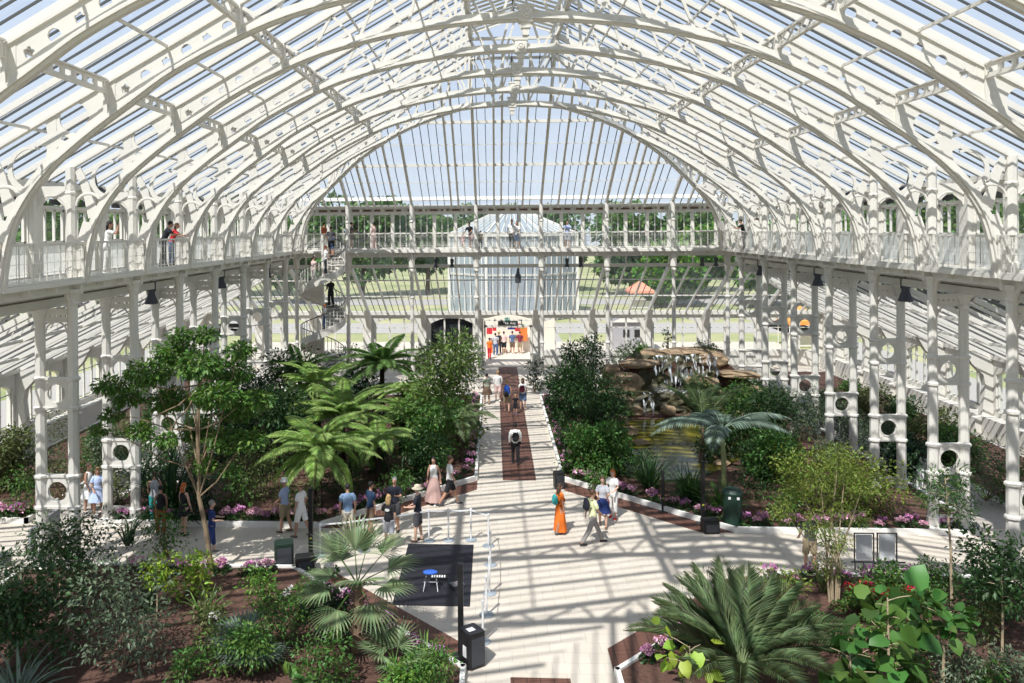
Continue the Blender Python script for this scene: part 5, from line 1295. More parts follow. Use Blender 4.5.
# ------------------------------------------------------------------ pond, rocks, waterfall
def water_mat():
    m = bpy.data.materials.new('pond_water'); nt, N, L = nodes(m)
    out = N.new('ShaderNodeOutputMaterial'); b = N.new('ShaderNodeBsdfPrincipled'); b.inputs['Roughness'].default_value = .06; b.inputs['Specular IOR Level'].default_value = .25
    n = N.new('ShaderNodeTexNoise'); n.inputs['Scale'].default_value = .6; cr = N.new('ShaderNodeValToRGB'); tc = N.new('ShaderNodeTexCoord')
    cr.color_ramp.elements[0].position = .4; cr.color_ramp.elements[0].color = (.035,.045,.008,1); cr.color_ramp.elements[1].position = .62; cr.color_ramp.elements[1].color = (.22,.19,.025,1)
    n2 = N.new('ShaderNodeTexNoise'); n2.inputs['Scale'].default_value = 5; bp = N.new('ShaderNodeBump'); bp.inputs['Strength'].default_value = .25; bp.inputs['Distance'].default_value = .05
    L.new(tc.outputs['Object'], n.inputs['Vector']); L.new(tc.outputs['Object'], n2.inputs['Vector']); L.new(n2.outputs['Fac'], bp.inputs['Height']); L.new(bp.outputs['Normal'], b.inputs['Normal'])
    L.new(n.outputs['Fac'], cr.inputs['Fac']); L.new(cr.outputs[0], b.inputs['Base Color']); L.new(b.outputs[0], out.inputs['Surface']); return m
def fall_mat():
    m = bpy.data.materials.new('falling_water'); nt, N, L = nodes(m)
    out = N.new('ShaderNodeOutputMaterial'); b = N.new('ShaderNodeBsdfPrincipled'); b.inputs['Roughness'].default_value = .25; b.inputs['Base Color'].default_value = (.82,.86,.9,1)
    t = N.new('ShaderNodeBsdfTransparent'); mx = N.new('ShaderNodeMixShader'); tc = N.new('ShaderNodeTexCoord'); mp = N.new('ShaderNodeMapping'); mp.inputs['Scale'].default_value = (5, 5, .9)
    n = N.new('ShaderNodeTexNoise'); n.inputs['Scale'].default_value = 1.6; n.inputs['Detail'].default_value = 4; cr = N.new('ShaderNodeValToRGB'); cr.color_ramp.elements[0].position = .53; cr.color_ramp.elements[1].position = .68
    L.new(tc.outputs['Object'], mp.inputs[0]); L.new(mp.outputs[0], n.inputs['Vector']); L.new(n.outputs['Fac'], cr.inputs['Fac']); L.new(cr.outputs[0], mx.inputs[0]); L.new(t.outputs[0], mx.inputs[1]); L.new(b.outputs[0], mx.inputs[2]); L.new(mx.outputs[0], out.inputs['Surface']); return m
WATER = water_mat(); FALLW = fall_mat()
pond_px = [(628,470),(618,455),(612,432),(628,421),(660,419),(700,419),(735,424),(750,440),(742,458),(715,472),(690,480),(660,480)]
pp = [G(px, py, .15) for px, py in pond_px]; cx_ = sum(p[0] for p in pp)/len(pp); cy_ = sum(p[1] for p in pp)/len(pp)
t = thing('pond', 'dark olive green pond below the waterfall in the right far bed', 'pond', (cx_, cy_, 0))
M().prism([(x-cx_, y-cy_, .14) for x, y in pp], (0,0,.03)).build('water', WATER, t)
def rock(label, p, size, mt=None, parent=None, seed=0, name='rock'):
    rs = random.Random(seed+int(p[0]*100)); m = M(); n, k = 11, 7
    m.ell((0,0,size[2]/2), (size[0]/2, size[1]/2, size[2]/2), n, k)
    for v in m.v:
        f = 1+rs.uniform(-.2,.2); q = Vector((v.x*f, v.y*f, v.z*(1+rs.uniform(-.08,.08))))
        q.x = math.copysign(abs(q.x/(size[0]/2))**.75*size[0]/2, q.x); q.y = math.copysign(abs(q.y/(size[1]/2))**.75*size[1]/2, q.y); v.x, v.y, v.z = q
    o = m.build(name, mt or ROCK, parent)
    if parent is None: o.location = p; o.rotation_euler = (rs.uniform(-.08,.08), rs.uniform(-.08,.08), rs.uniform(-.4,.4)); tag(o, label, 'rock', 'sandstone rocks of the waterfall')
    else: o.location = p
    return o
MOSS = mat('mossy_dark_rock', (.07,.065,.03), .6, var=.5, scale=2.5, bump=.9)
# the bank behind the falls
wf = thing('waterfall', 'rocky two tier waterfall of dark mossy stone with white water in the right far bed', 'waterfall', (AY(683,400,43).x, 43.6, .1))
def gridwall(x0, x1, y, z0, z1, nx, nz, amp, lean, seed):
    rs = random.Random(seed); V = []; Fq = []
    for j in range(nz+1):
        for i in range(nx+1):
            V.append((x0+(x1-x0)*i/nx+rs.uniform(-.06,.06), y+lean*(j/nz)+rs.uniform(-amp,amp), z0+(z1-z0)*j/nz+rs.uniform(-.05,.05)))
    for j in range(nz):
        for i in range(nx): a = j*(nx+1)+i; Fq.append((a, a+1, a+nx+2, a+nx+1))
    n0 = len(V)
    V += [(x0, y+2.2, z0), (x1, y+2.2, z0), (x1, y+2.2, z1), (x0, y+2.2, z1)]
    top = [nz*(nx+1)+i for i in range(nx+1)]; Fq.append(tuple(top+[n0+2, n0+3])); Fq.append(tuple([j*(nx+1) for j in range(nz+1)][::-1]+[n0, n0+3][0:1]+[n0+3])); Fq.append(tuple([j*(nx+1)+nx for j in range(nz+1)]+[n0+2, n0+1]))
    return V, Fq
ox = wf.location.x
V, Fq = gridwall(AY(640,400,44.3).x-ox, AY(722,400,44.3).x-ox, .7, 0, 2.75, 14, 9, .16, .5, 3); link_mesh('upper_rock_face', V, Fq, MOSS, wf)
V, Fq = gridwall(AY(632,400,43).x-ox, AY(722,400,43).x-ox, -.9, 0, 1.05, 14, 5, .15, .25, 5); link_mesh('lower_rock_face', V, Fq, MOSS, wf)
def sheet(x0, x1, y0, z0, y1, z1, name='water_sheet', n=8):
    a = []; b = []
    for i in range(n+1):
        t_ = i/n; y = y0+(y1-y0)*math.sqrt(t_); z = z0+(z1-z0)*t_; w_ = .04*math.sin(i*2); a.append(Vector((x0-.1*t_+w_, y, z))); b.append(Vector((x1+.1*t_+w_, y, z)))
    M().strip(a, b, (0,.02,0)).build(name, FALLW, wf)
X = lambda px, Y: AY(px, 400, Y).x-ox
sheet(X(654,44), X(672,44), .72, 2.85, .25, 1.1); sheet(X(676,44), X(704,44), .70, 2.9, .2, 1.1); sheet(X(706,44), X(718,44), .8, 2.85, .3, 1.1)
sheet(X(643,42.7), X(652,42.7), -.95, 1.15, -1.25, .05); sheet(X(698,42.7), X(712,42.7), -.95, 1.1, -1.25, .05); sheet(X(655,43), X(712,43), .2, 1.14, -.95, 1.12, 'ledge_water', 3)
rk = [(690,350,62,9,46,'long flat sandstone slab on top of the waterfall, centre'),(656,352,34,10,45.5,'sandstone block on top of the falls, left of the long slab'),(712,355,30,13,45,'large pale boulder at the top right of the falls'),(737,372,44,6,44.5,'flat pale slab right of the falls beneath the round bush'),
      (625,377,34,16,44,'big rounded pale boulder left of the falls'),(640,361,44,7,44.8,'flat rock ledge left of the falls top'),(612,367,24,10,45,'smaller rock at the left end of the top ledge'),(620,398,26,12,42.5,'middle rock on the left bank of the falls'),(606,392,20,9,42.8,'small rock left of the middle bank rock'),
      (632,410,22,9,42,'low rock at the pond edge below the left bank'),(690,421,18,5,41.2,'flat wet stone in the water under the falls'),(668,402,16,8,42.0,'mossy stone in the middle of the lower fall'),(757,405,16,7,42,'small pale rock among plants right of the falls'),(618,428,22,9,40,'brown rock on the left pond bank'),(626,440,26,8,38,'pale flat rock on the left pond bank, lower'),
      (605,446,18,8,38,'small brown rock away from the left pond bank'),(745,412,20,8,41,'rock at the right end of the pond'),(603,470,26,8,34,'pale rock beside the grassy tuft'),(720,392,16,8,43,'rock stepping down right of the falls'),(752,388,26,7,43.5,'flat rock slab among the right shrubs'),
      (608,418,20,9,41.2,'brown rock left of the pond inlet'),(640,455,18,5,36.5,'low wet rock at the near left pond shore'),(722,478,16,5,33.5,'small rock at the near right pond shore'),(700,378,34,9,44.0,'dark rock shelf behind the upright palm')]
for i, (px, py, wpx, hpx, Y, lab) in enumerate(rk):
    p = AY(px, py+hpx, Y); w_ = wpx*Y/802; h_ = hpx*Y/802*1.25
    rock(lab, (p.x, Y, max(.1, p.z-(.28 if i == 11 else 0))), (w_, max(.5, w_*.55), h_), seed=i)
# mound that carries the top slabs
m = M().prism([(-4.2,0,0),(4.3,0,0),(4.0,0,1.2),(2.6,0,2.35),(-2.2,0,2.4),(-4.0,0,1.0)], (0,2.6,0)); o = m.build('ground_mound', SOIL); o.location = (ox+.2, 46.0, .1); tag(o, kind='structure')
def on(px, py, Y): p = AY(px, py, Y); return p
p = AY(708,362,46); bush('rounded dark green bush standing on top of the waterfall rocks', p.x, 46, 1.5, 1.75, 'dark2', 1500, .11, 9, z=p.z-.3)
p = AY(640,352,46); bush('low trailing green plant on the rocks left of the falls', p.x, 46, .7, 1.6, 'mid2', 600, .12, 6, z=p.z-.3, stems=3)
p = AY(668,345,46.5); bush('small upright seedling on the top slab', p.x, 46.4, 1.1, .6, 'dark2', 200, .12, 4, z=p.z-.2, stems=3)
p = AY(728,395,43); bush('bright creeping plant beside the right of the falls', p.x, 42.6, 1.4, 2.2, 'mid2', 1100, .12, 7, z=.1)
p = AY(640,425,40); bush('pale moss green plant on the left bank rock', p.x-.9, 41, 1.2, 1.4, 'mid2', 500, .12, 6, z=.1)

# ------------------------------------------------------------------ barrier posts and tapes
WPLASTIC = mat('white_plastic', (.8,.8,.8), .35); BASEG = mat('barrier_base_grey', (.30,.34,.38), .5)
def stanchion():
    r = thing('barrier_post', 'x', 'barrier post', group='white barrier posts round the black mat')
    M().lathe([(.19,0),(.19,.02),(.16,.035),(.04,.05)], (0,0,0), 18).build('base', BASEG, r)
    M().lathe([(.028,.04),(.028,.93),(.04,.94),(.04,1.0),(.028,1.02)], (0,0,0), 10).build('post', WPLASTIC, r); return r
s0 = stanchion(); ch = kids(s0)
SP = [((320,556),'at the far left end of the barrier near the dark boxes'),((364,551),'second from the left end, beside the man in light blue'),((429,541),'at the top left corner of the black mat'),((448.5,540.5),'behind the middle of the black mat'),((471,540),'behind the right corner of the black mat'),
      ((488.5,546),'at the right turning corner of the barrier'),((490.5,565),'second down the right side of the black mat'),((489.5,593.5),'third down the right side of the black mat'),((486.5,615),'fourth down the right side, clear of the mat'),((483,642),'nearest the camera, behind the black speaker')]
pos = []
for i, ((px, py), lab) in enumerate(SP):
    x, y = G(px, py); pos.append((x, y)); place(s0 if i == 0 else dup(s0, ch=ch), (x, y, 0), 0, 'white barrier post '+lab)
for i in range(len(pos)-1):
    a, b = pos[i], pos[i+1]; d = Vector((b[0]-a[0], b[1]-a[1], 0)); u = d.normalized()*.045
    t = M().strip([Vector((u.x,u.y,.985)), Vector((d.x/2,d.y/2,.965)), Vector((d.x-u.x,d.y-u.y,.985))], [Vector((u.x,u.y,.935)), Vector((d.x/2,d.y/2,.915)), Vector((d.x-u.x,d.y-u.y,.935))], Vector((-d.y,d.x,0)).normalized()*.006).build('barrier_tape', WPLASTIC)
    t.location = (a[0], a[1], 0); tag(t, 'white barrier tape between the post '+['at the left end and the next one','beside the man in light blue and the mat corner','at the mat corner and the one behind the mat','behind the mat and the mat right corner','at the mat right corner and the turning corner','at the turning corner and the next one down','second and third down the right side','third and fourth down the right side','fourth down and the nearest one'][i], 'barrier tape', 'barrier tapes')
# mat and the things on it
x0, y0 = -3.72, 21.1
t = thing('floor_mat', 'large black mat lying on the pale floor inside the barrier posts', 'mat', ((x0-1.65)/2, 23.15, 0)); M().box(-1.03,1.03,-2.05,2.05,.0,.018).build('mat_sheet', mat('black_matting', (.012,.012,.019), .7, var=.1, scale=2), t)
gx, gy = G(431, 590); t = thing('folding_stand', 'small folding stand with a blue cushion on the black mat', 'stand', (gx, gy, .018))
m = M()
for sx in (-.2,.2): m.tube([(sx,-.15,0),(sx*.6,.15,.42)], .014, 6); m.tube([(sx,.15,0),(sx*.6,-.15,.42)], .014, 6)
m.tube([(-.2,0,.2),(.2,0,.2)], .012, 6); m.build('crossed_legs', GREY, t); M().ell((-.02,.02,.47), (.21,.14,.05), 14, 6).build('cushion', mat('blue_cloth', (.03,.12,.55), .7), t)
gx, gy = G(437, 584); t = thing('black_case', 'low black case with white keys lying on the black mat beside the stand', 'case', (gx+.03, gy+.25, .018)); M().box(-.24,.24,-.1,.1,0,.09).build('body', BLACK, t)
for i in range(6): M().box(-.2+i*.07,-.16+i*.07,-.07,.07,.09,.097).build('key', WPLASTIC, t)
gx, gy = G(457, 587); t = thing('effects_pedal', 'small black box with pale stripes on the right part of the mat', 'box', (gx, gy, .018), .5); M().box(-.19,.19,-.16,.16,0,.08).build('body', DGREY, t)
for i in range(3): M().box(-.15,.15,-.11+i*.09,-.08+i*.09,.08,.088).build('stripe', mat('pale_strip', (.5,.42,.4), .6), t)
# black loudspeakers and posts
def box_speaker(label, px, py, w, d, h, rz, mt=BLACK, sticker=False, name='loudspeaker', cat='loudspeaker'):
    x, y = G(px, py); t = thing(name, label, cat, (x, y, 0), rz); b = .05
    m = M(); prof = [(-w/2+b,-d/2),(w/2-b,-d/2),(w/2,-d/2+b),(w/2,d/2-b),(w/2-b,d/2),(-w/2+b,d/2),(-w/2,d/2-b),(-w/2,-d/2+b)]
    m.prism([(a, c, h/2) for a, c in prof], (0,0,h-.04)); m.prism([(a*.93, c*.93, h-.01) for a, c in prof], (0,0,.03)); m.build('cabinet', mt, t)
    M().box(-w*.38,w*.38,-d/2-.012,-d/2,.08,h-.1).build('grille', DGREY, t)
    if sticker: M().box(-.12,.06,-.08,.08,h,h+.006).build('label', WPLASTIC, t); M().box(-w/2-.006,-w/2,-.12,.02,.25,.5).build('side_label', WPLASTIC, t)
    return t
def post(label, px, py, toppx, w=.10, mt=BLACK, marks=True):
    x, y = G(px, py); h = AY(px, toppx, y).z; t = thing('black_post', label, 'post', (x, y, 0)); M().box(-w/2,w/2,-w/2,w/2,.02,h).build('column_body', mt, t); M().box(-w*1.6,w*1.6,-w*1.6,w*1.6,0,.025).build('base_plate', mt, t)
    if marks: M().box(-w*.3,w*.3,-w/2-.004,-w/2,h*.3,h*.3+.05).build('marker', mat('olive_marker', (.35,.38,.03), .6), t)
    return t
box_speaker('tall black loudspeaker with white stickers at the bottom centre, nearest the camera', 472, 664, .46, .50, .80, .62, sticker=True)
post('tall square black post beside the nearest loudspeaker at the bottom centre', 461, 657, 563, .13)
box_speaker('dark green black box on the left bed edge, left of the black post', 284, 566, .55, .5, .72, .3, mat('dark_green_plastic', (.012,.03,.02), .5), name='dark_box', cat='box')
box_speaker('low black box beside the foot of the left black post', 305, 570, .55, .45, .42, .3, name='dark_box', cat='box')
post('tall square black post by the left cross path, before the big fern', 311, 560, 488, .12)
box_speaker('black loudspeaker at the right edge of the central path', 559, 488, .38, .38, .62, .2)
post('thin black post behind the loudspeaker at the right of the central path', 566, 470, 430, .10)
post('short thin black bollard at the right slanting kerb, left of the flax', 663, 511, 470, .10)
post('tall black post at the right kerb, left of the green waste bin', 703, 524, 461, .12)
box_speaker('black box at the foot of the right post beside the green waste bin', 710, 532, .52, .45, .42, .1, name='dark_box', cat='box')
x, y = G(733, 524, .1); t = thing('waste_bin', 'round dark green waste bin among the flowers on the right', 'bin', (x, y, .1)); GREENB = mat('green_bin_paint', (.008,.035,.022), .5)
M().lathe([(.29,0),(.30,.05),(.30,1.0),(.32,1.02)], (0,0,0), 20).build('body', GREENB, t); M().lathe([(.33,1.02),(.33,1.08),(.26,1.17),(.05,1.2)], (0,0,0), 20).build('lid', GREENB, t)
for a in (-2.2,-1.3): M().box(math.cos(a)*.31-.04, math.cos(a)*.31+.04, math.sin(a)*.31-.02, math.sin(a)*.31, .9, .98).build('badge', WPLASTIC, t)
# information boards
PANEL = mat('info_panel_print', (.70,.72,.74), .35, var=.12, scale=5)
x, y = G(878, 590); y = 23.75
t = thing('information_board', 'pair of framed grey information panels on thin legs beside the right cross path', 'information board', (AY(878,560,y).x, y, 0))
for px in (864, 887):
    cx2 = AY(px, 548, y).x-t.location.x; w_ = .28; z0 = AY(px, 562, y).z; z1 = AY(px, 533, y).z
    f_ = M(); f_.box(cx2-w_,cx2-w_+.02,-.03,.03,z0,z1); f_.box(cx2+w_-.02,cx2+w_,-.03,.03,z0,z1); f_.box(cx2-w_,cx2+w_,-.03,.03,z1-.02,z1); f_.box(cx2-w_,cx2+w_,-.03,.03,z0,z0+.02); fo = f_.build('frame', DGREY, t)
    M().box(cx2-w_+.06,cx2+w_-.06,-.015,.015,z0+.07,z1-.05).build('panel', PANEL, fo)
    for sx in (-w_+.03, w_-.03): M().tube([(cx2+sx,.02,.0),(cx2+sx,.0,z0)], .018, 6).build('leg', DGREY, t)
t = thing('rail_stand', 'thin dark tee shaped rail in front of the information panels', 'rail', (AY(868,570,23.2).x+.35, 23.35, 0)); z1 = AY(880, 563, 23.3).z
M().tube([(-.75,0,z1),(.75,0,z1)], .022, 6).build('bar', DGREY, t); M().tube([(-.4,0,0),(-.4,0,z1)], .016, 6).build('leg', DGREY, t); M().tube([(.4,0,0),(.4,0,z1)], .016, 6).build('leg', DGREY, t)
# grey boards at the left edge
for (ya, yb, z0, z1, lab) in ((24.35,25.15,.08,1.0,'large grey board on thin legs standing along the left edge of the cross path'),(23.55,24.2,.42,.92,'upper small grey board beside the large one at the left edge'),(23.6,24.2,.08,.38,'lower small grey board beside the large one at the left edge')):
    t = thing('grey_board', lab, 'board', (-15.05, ya, 0)); M().box(-.03,.03,0,yb-ya,z0,z1).build('panel', mat('grey_panel', (.22,.24,.26), .5), t)
    m = M(); m.box(-.04,.04,-.03,.0,0,z1+.04); m.box(-.04,.04,yb-ya,yb-ya+.03,0,z1+.04); m.box(-.035,.035,0,yb-ya,z1,z1+.03); m.build('frame', GREY, t)
x, y = G(2, 566); t = thing('grey_crate', 'small grey crate on the pale floor at the left edge', 'crate', (x, y, 0)); M().box(-.2,.2,-.15,.15,.03,.33).build('body', mat('grey_panel', (.2,.2,.2)), t); M().box(-.22,.22,-.17,.17,.3,.35).build('rim', DGREY, t)
x, y = G(917, 486); t = thing('white_bin', 'small white box standing on the right side path', 'box', (x, y, 0)); M().prism([(-.12,0,0),(.14,0,0),(.2,0,.62),(-.06,0,.62)], (0,.3,0)).build('body', WPLASTIC, t); M().prism([(-.08,0,.62),(.22,0,.62),(.22,0,.66),(-.08,0,.66)], (0,.33,0)).build('lid', WPLASTIC, t)
# low handrail along the right side path
t = thing('path_handrail', 'low grey handrail beside the right side path behind the golden shrubs', 'handrail', (14.95, 27.6, 0))
for i in range(7): M().tube([(0,i*1.7,0),(0,i*1.7,.75)], .022, 6).build('post', GREY, t)
M().tube([(0,0,.75),(0,10.2,.75)], .025, 6).build('rail', GREY, t)
# white planters/boxes beside the far doorway plants
p = G(528, 372, 0)
# ------------------------------------------------------------------ people
def cm(name, c, v=.08): return mat('cloth_'+name, c, .85, var=v, scale=18)
SK = dict(light=mat('skin_light', (.62,.38,.28), .55, var=.03), tan=mat('skin_tan', (.45,.25,.17), .55, var=.03), dark=mat('skin_dark', (.12,.06,.04), .5, var=.03))
HAIRC = dict(black=(.012,.01,.01), brown=(.07,.035,.02), blond=(.45,.29,.13), ginger=(.50,.13,.03), grey=(.32,.30,.28))
CLO = dict(white=(.80,.79,.77), black=(.012,.012,.015), navy=(.008,.010,.021), lightblue=(.17,.26,.40), khaki=(.30,.24,.15), grey=(.30,.28,.27), orange=(.72,.16,.015), lemon=(.68,.70,.42), skirtblue=(.015,.035,.16), palegrey=(.45,.46,.50),
  pinkskirt=(.50,.33,.30), beige=(.60,.53,.42), brown=(.14,.09,.06), royal=(.02,.10,.55), paleblue=(.45,.55,.80), rust=(.30,.08,.03), denim=(.08,.13,.25), red=(.6,.03,.04), maroon=(.17,.02,.04), palegreen=(.4,.45,.35), stripe=(.35,.42,.62), palepink=(.7,.5,.48), darkgrey=(.07,.07,.08), teal=(.03,.3,.3))
def rotx(a): return Matrix.Rotation(a, 3, 'X')
def person(label, loc, face, H=1.75, skin='light', hair='brown', hs='short', top='white', sl='short', bot='trousers', bc='navy', shoe='black', legs=((8,4),(-8,6)), arms=((5,8,12),(-5,8,12)), lean=0., hat=None, fem=False, det=True, z=None, turn=0., sandals=False, topend=0., overs=None, sz=1.0):
    """legs: (swing forward deg, knee bend); arms: (swing forward, outwards, elbow bend) for left and right; face: heading angle, 0 = +Y"""
    k = H/1.75; x, y, zz = loc; r = thing('person', label, 'person', (x, y, zz), face); r.scale = (k*sz, k*sz, k)
    hw = .095 if not fem else .10; shw = .195 if not fem else .165; D = math.radians
    hip = Vector((0,0,.94)); wst = Vector((0,0,1.10)); L_ = D(lean); R = lambda v: Vector((v.x, v.y*math.cos(L_)+(v.z-.94)*math.sin(L_), .94+(v.z-.94)*math.cos(L_)-v.y*math.sin(L_)))
    legp = []; low = 9
    for s, (sw, kb) in zip((-1, 1), legs):
        h_ = Vector((s*hw,0,.92)); a = D(sw); kn = h_+Vector((s*.01, math.sin(a)*.44, -math.cos(a)*.44)); a2 = D(sw-kb); an = kn+Vector((0, math.sin(a2)*.41, -math.cos(a2)*.41)); legp.append((h_, kn, an)); low = min(low, an.z)
    dz = .075-low
    legp = [[p+Vector((0,0,dz)) for p in q] for q in legp]; O = Vector((0,0,dz))
    tp = lambda v: R(Vector(v))+O
    armp = []
    for s, (sw, ou, eb) in zip((-1, 1), arms):
        sh = tp((s*shw,0,1.42)); a = D(sw)+L_*0; o = D(ou); d = Vector((s*math.sin(o), math.sin(a)*math.cos(o), -math.cos(a)*math.cos(o))); el = sh+d*.28
        b = a+D(eb); ins = -s*math.sin(min(D(eb), 1.2))*.35; d2 = Vector((ins+s*math.sin(o)*.5, math.sin(b), -math.cos(b))).normalized(); wr = el+d2*.25; armp.append((sh, el, wr, d2, s))
    b = M(); n = 10
    torso = [((0,0,.86),(.13,.10)),((0,0,.93),(.155,.115)),((0,0,1.02),(.145,.105)),((0,.0,1.12),(.125 if not fem else .11,.09)),((0,.01,1.24),(.145 if not fem else .13,.10)),((0,0,1.35),(.158 if not fem else .135,.10)),((0,-.01,1.42),(.115 if not fem else .10,.075)),((0,-.005,1.465),(.062,.06)),((0,.0,1.53),(.048,.05)),((0,.01,1.57),(.05,.055))]
    b.tube([tp(p) for p, _ in torso], [q for _, q in torso], n, hint=(1,0,0))
    hd = tp((0,.02,1.645)); b.ell(hd, (.073,.092,.11), 12, 9); b.ell(hd+Vector((0,.025,-.065)), (.048,.055,.05), 10, 7); b.tube([hd+Vector((0,.085,.015)), hd+Vector((0,.112,-.03)), hd+Vector((0,.09,-.045))], [.010,.019,.012], 6)
    for s in (-1, 1): b.ell(hd+Vector((s*.074,-.005,-.01)), (.012,.02,.032), 6, 5)
    for h_, kn, an in legp:
        b.tube([h_+Vector((0,0,.04)), h_.lerp(kn,.3), h_.lerp(kn,.75), kn, kn.lerp(an,.3), kn.lerp(an,.7), an], [.088,.083,.062,.054,.057,.042,.034], n)
        b.tube([an+Vector((0,-.05,-.03)), an+Vector((0,.0,-.025)), an+Vector((0,.09,-.045)), an+Vector((0,.15,-.055))], [(.030,.028),(.036,.04),(.04,.026),(.033,.018)], 8, hint=(1,0,0))
    for sh, el, wr, d2, s in armp:
        b.tube([tp((s*(shw-.12),0,1.39)), sh+Vector((-s*.025,0,-.012)), sh.lerp(el,.5), el, el.lerp(wr,.35), wr], [.055,.052,.043,.036,.036,.025], 8)
        side = Vector((1,0,0))-d2*d2.x; side = side.normalized() if side.length > .1 else Vector((0,1,0)); nrm_ = d2.cross(side)
        pa = wr+d2*.085; b.tube([wr-d2*.01, wr+d2*.03, pa], [(.022,.018),(.034,.016),(.038,.014)], 8, hint=side)
        if det:
            for i, (off, ln) in enumerate(((-.029,.062),(-.010,.072),(.010,.070),(.028,.055))):
                f0 = pa+side*off-d2*.01; f1 = f0+d2*ln*.55+nrm_*.008*s; f2 = f1+d2*ln*.42+nrm_*.022*s; b.tube([f0,f1,f2], [.0095,.0088,.007], 6)
            th = wr+d2*.025-side*s*.028; b.tube([th, th-side*s*.026+d2*.03, th-side*s*.030+d2*.062], [.013,.011,.008], 6)
    o = b.build('body', SK[skin], r, True); md = o.modifiers.new('r', 'REMESH'); md.mode = 'VOXEL'; md.voxel_size = .0105 if det else .022; md.use_smooth_shade = True
    # face
    e = M()
    if det:
        for s in (-1, 1): M().ell(hd+Vector((s*.030,.086,.012)), (.012,.007,.007), 6, 5).build('eye', BLACK, r)
        M().ell(hd+Vector((0,.083,-.068)), (.024,.008,.006), 8, 5).build('mouth', mat('lip', (.45,.14,.12), .5), r)
    # hair
    h = M(); hm = mat('hair_'+hair, HAIRC[hair], .7, var=.2, scale=40)
    if hs != 'none':
        h.ell(hd+Vector((0,-.018,.030)), (.084,.098,.098), 12, 9)
        if hs in ('long', 'bob'):
            ln = .30 if hs == 'long' else .12
            h.tube([hd+Vector((0,-.05,.03)), hd+Vector((0,-.085,-.06)), hd+Vector((0,-.085,-.08-ln*.6)), hd+Vector((0,-.075,-.10-ln))], [(.085,.05),(.092,.05),(.085,.04),(.05,.02)], 10, hint=(1,0,0))
        if hs == 'bun': h.ell(hd+Vector((0,-.09,.08)), (.045,.045,.045), 8, 6)
        if hs == 'tail': h.tube([hd+Vector((0,-.10,.04)), hd+Vector((0,-.15,-.02)), hd+Vector((0,-.12,-.20))], [.03,.038,.012], 8)
        ho = h.build('hair', hm, r, True)
    if hat:
        hc = {'white':(.75,.74,.70),'straw':(.62,.45,.22),'beige':(.6,.53,.40),'cap':(.7,.68,.62)}[hat]; m = M()
        c = hd+Vector((0,-.01,.055)); br = .18 if hat in ('straw','beige') else .14; dip = .03 if hat != 'straw' else .0
        m.lathe([(br,-dip),(br*.99,-dip+.008),(.10,.005),(.098,.05),(.085,.085),(.04,.10),(.005,.10)], tuple(c), 18); m.build('hat', mat('hat_'+hat, hc, .9, var=.1, scale=40), r, True)
        if hat == 'straw': M().lathe([(.101,.008),(.101,.035),(.098,.036)], tuple(c), 18).build('hat_band', CLOB, r)
    # top
    tm = cm(top, CLO[top]) if top in CLO else top; t = M(); g_ = .016
    z_lo = .90-topend
    tt = [((0,0,z_lo),(.168,.128)),((0,0,.96),(.168,.126)),((0,0,1.04),(.155,.115)),((0,0,1.13),(.142 if not fem else .125,.105)),((0,.01,1.25),(.160 if not fem else .146,.118)),((0,0,1.34),(.172 if not fem else .148,.116)),((0,-.01,1.405),(.135 if not fem else .115,.095)),((0,-.01,1.45),(.092 if not fem else .082,.078)),((0,-.005,1.475),(.066,.064))]
    t.tube([tp(p) for p, _ in tt], [q for _, q in tt], 14, hint=(1,0,0))
    if sl != 'none':
        for sh, el, wr, d2, s in armp:
            if sl == 'short': pts = [tp((s*(shw-.12),0,1.40)), sh+Vector((-s*.03,0,-.015)), sh.lerp(el,.3), sh.lerp(el,.72)]; rs_ = [.055,.060,.062,.060]
            else: pts = [tp((s*(shw-.12),0,1.40)), sh+Vector((-s*.03,0,-.015)), sh.lerp(el,.4), el, el.lerp(wr,.9)]; rs_ = [.055,.060,.058,.05,.04]
            t.tube(pts, rs_, 10)
    o = t.build('dress_top' if bot == 'dress' else 'shirt', tm, r, True); md = o.modifiers.new('r', 'REMESH'); md.mode = 'VOXEL'; md.voxel_size = .016 if det else .024; md.use_smooth_shade = True
    # bottoms
    bm = cm(bc, CLO[bc])
    if bot in ('trousers', 'shorts', 'cropped'):
        t = M(); t.tube([tp((0,0,.80)), tp((0,0,.88)), tp((0,0,.98)), tp((0,0,1.03))], [(.13,.11),(.168,.13),(.160,.122),(.150,.112)], 14, hint=(1,0,0))
        for h_, kn, an in legp:
            if bot == 'shorts': t.tube([h_+Vector((0,0,.03)), h_.lerp(kn,.4), h_.lerp(kn,.92)], [.105,.100,.092], 12)
            else:
                en = .95 if bot == 'trousers' else .6; t.tube([h_+Vector((0,0,.03)), h_.lerp(kn,.4), kn, kn.lerp(an,.5), kn.lerp(an,en)], [.105,.092,.074,.070,.066], 12)
        o = t.build('shorts' if bot == 'shorts' else 'trousers', bm, r, True); md = o.modifiers.new('r', 'REMESH'); md.mode = 'VOXEL'; md.voxel_size = .018 if det else .024; md.use_smooth_shade = True
    else:
        zt = 1.04; zl = {'skirt':.52,'long_skirt':.12,'dress':.55,'sari':.10,'mini':.68}[bot]; m = M(); n = 28; rings = 7; mid = [(legp[0][i]+legp[1][i])/2 for i in range(3)]
        vs = []; 
        wide = {'skirt':.27,'long_skirt':.34,'dress':.30,'sari':.27,'mini':.22}[bot]
        for i in range(rings+1):
            f = i/rings; z_ = zt+dz+(zl-zt-dz)*f; rad = .142+(wide-.142)*f**.8; cy = (mid[1].y*.8)*f
            for j in range(n):
                a = 2*PI*j/n; w_ = 1+.09*f*math.cos(a*9)+.03*f*math.sin(a*4+1); vs.append((rad*w_*math.cos(a), cy+rad*.82*w_*math.sin(a), z_))
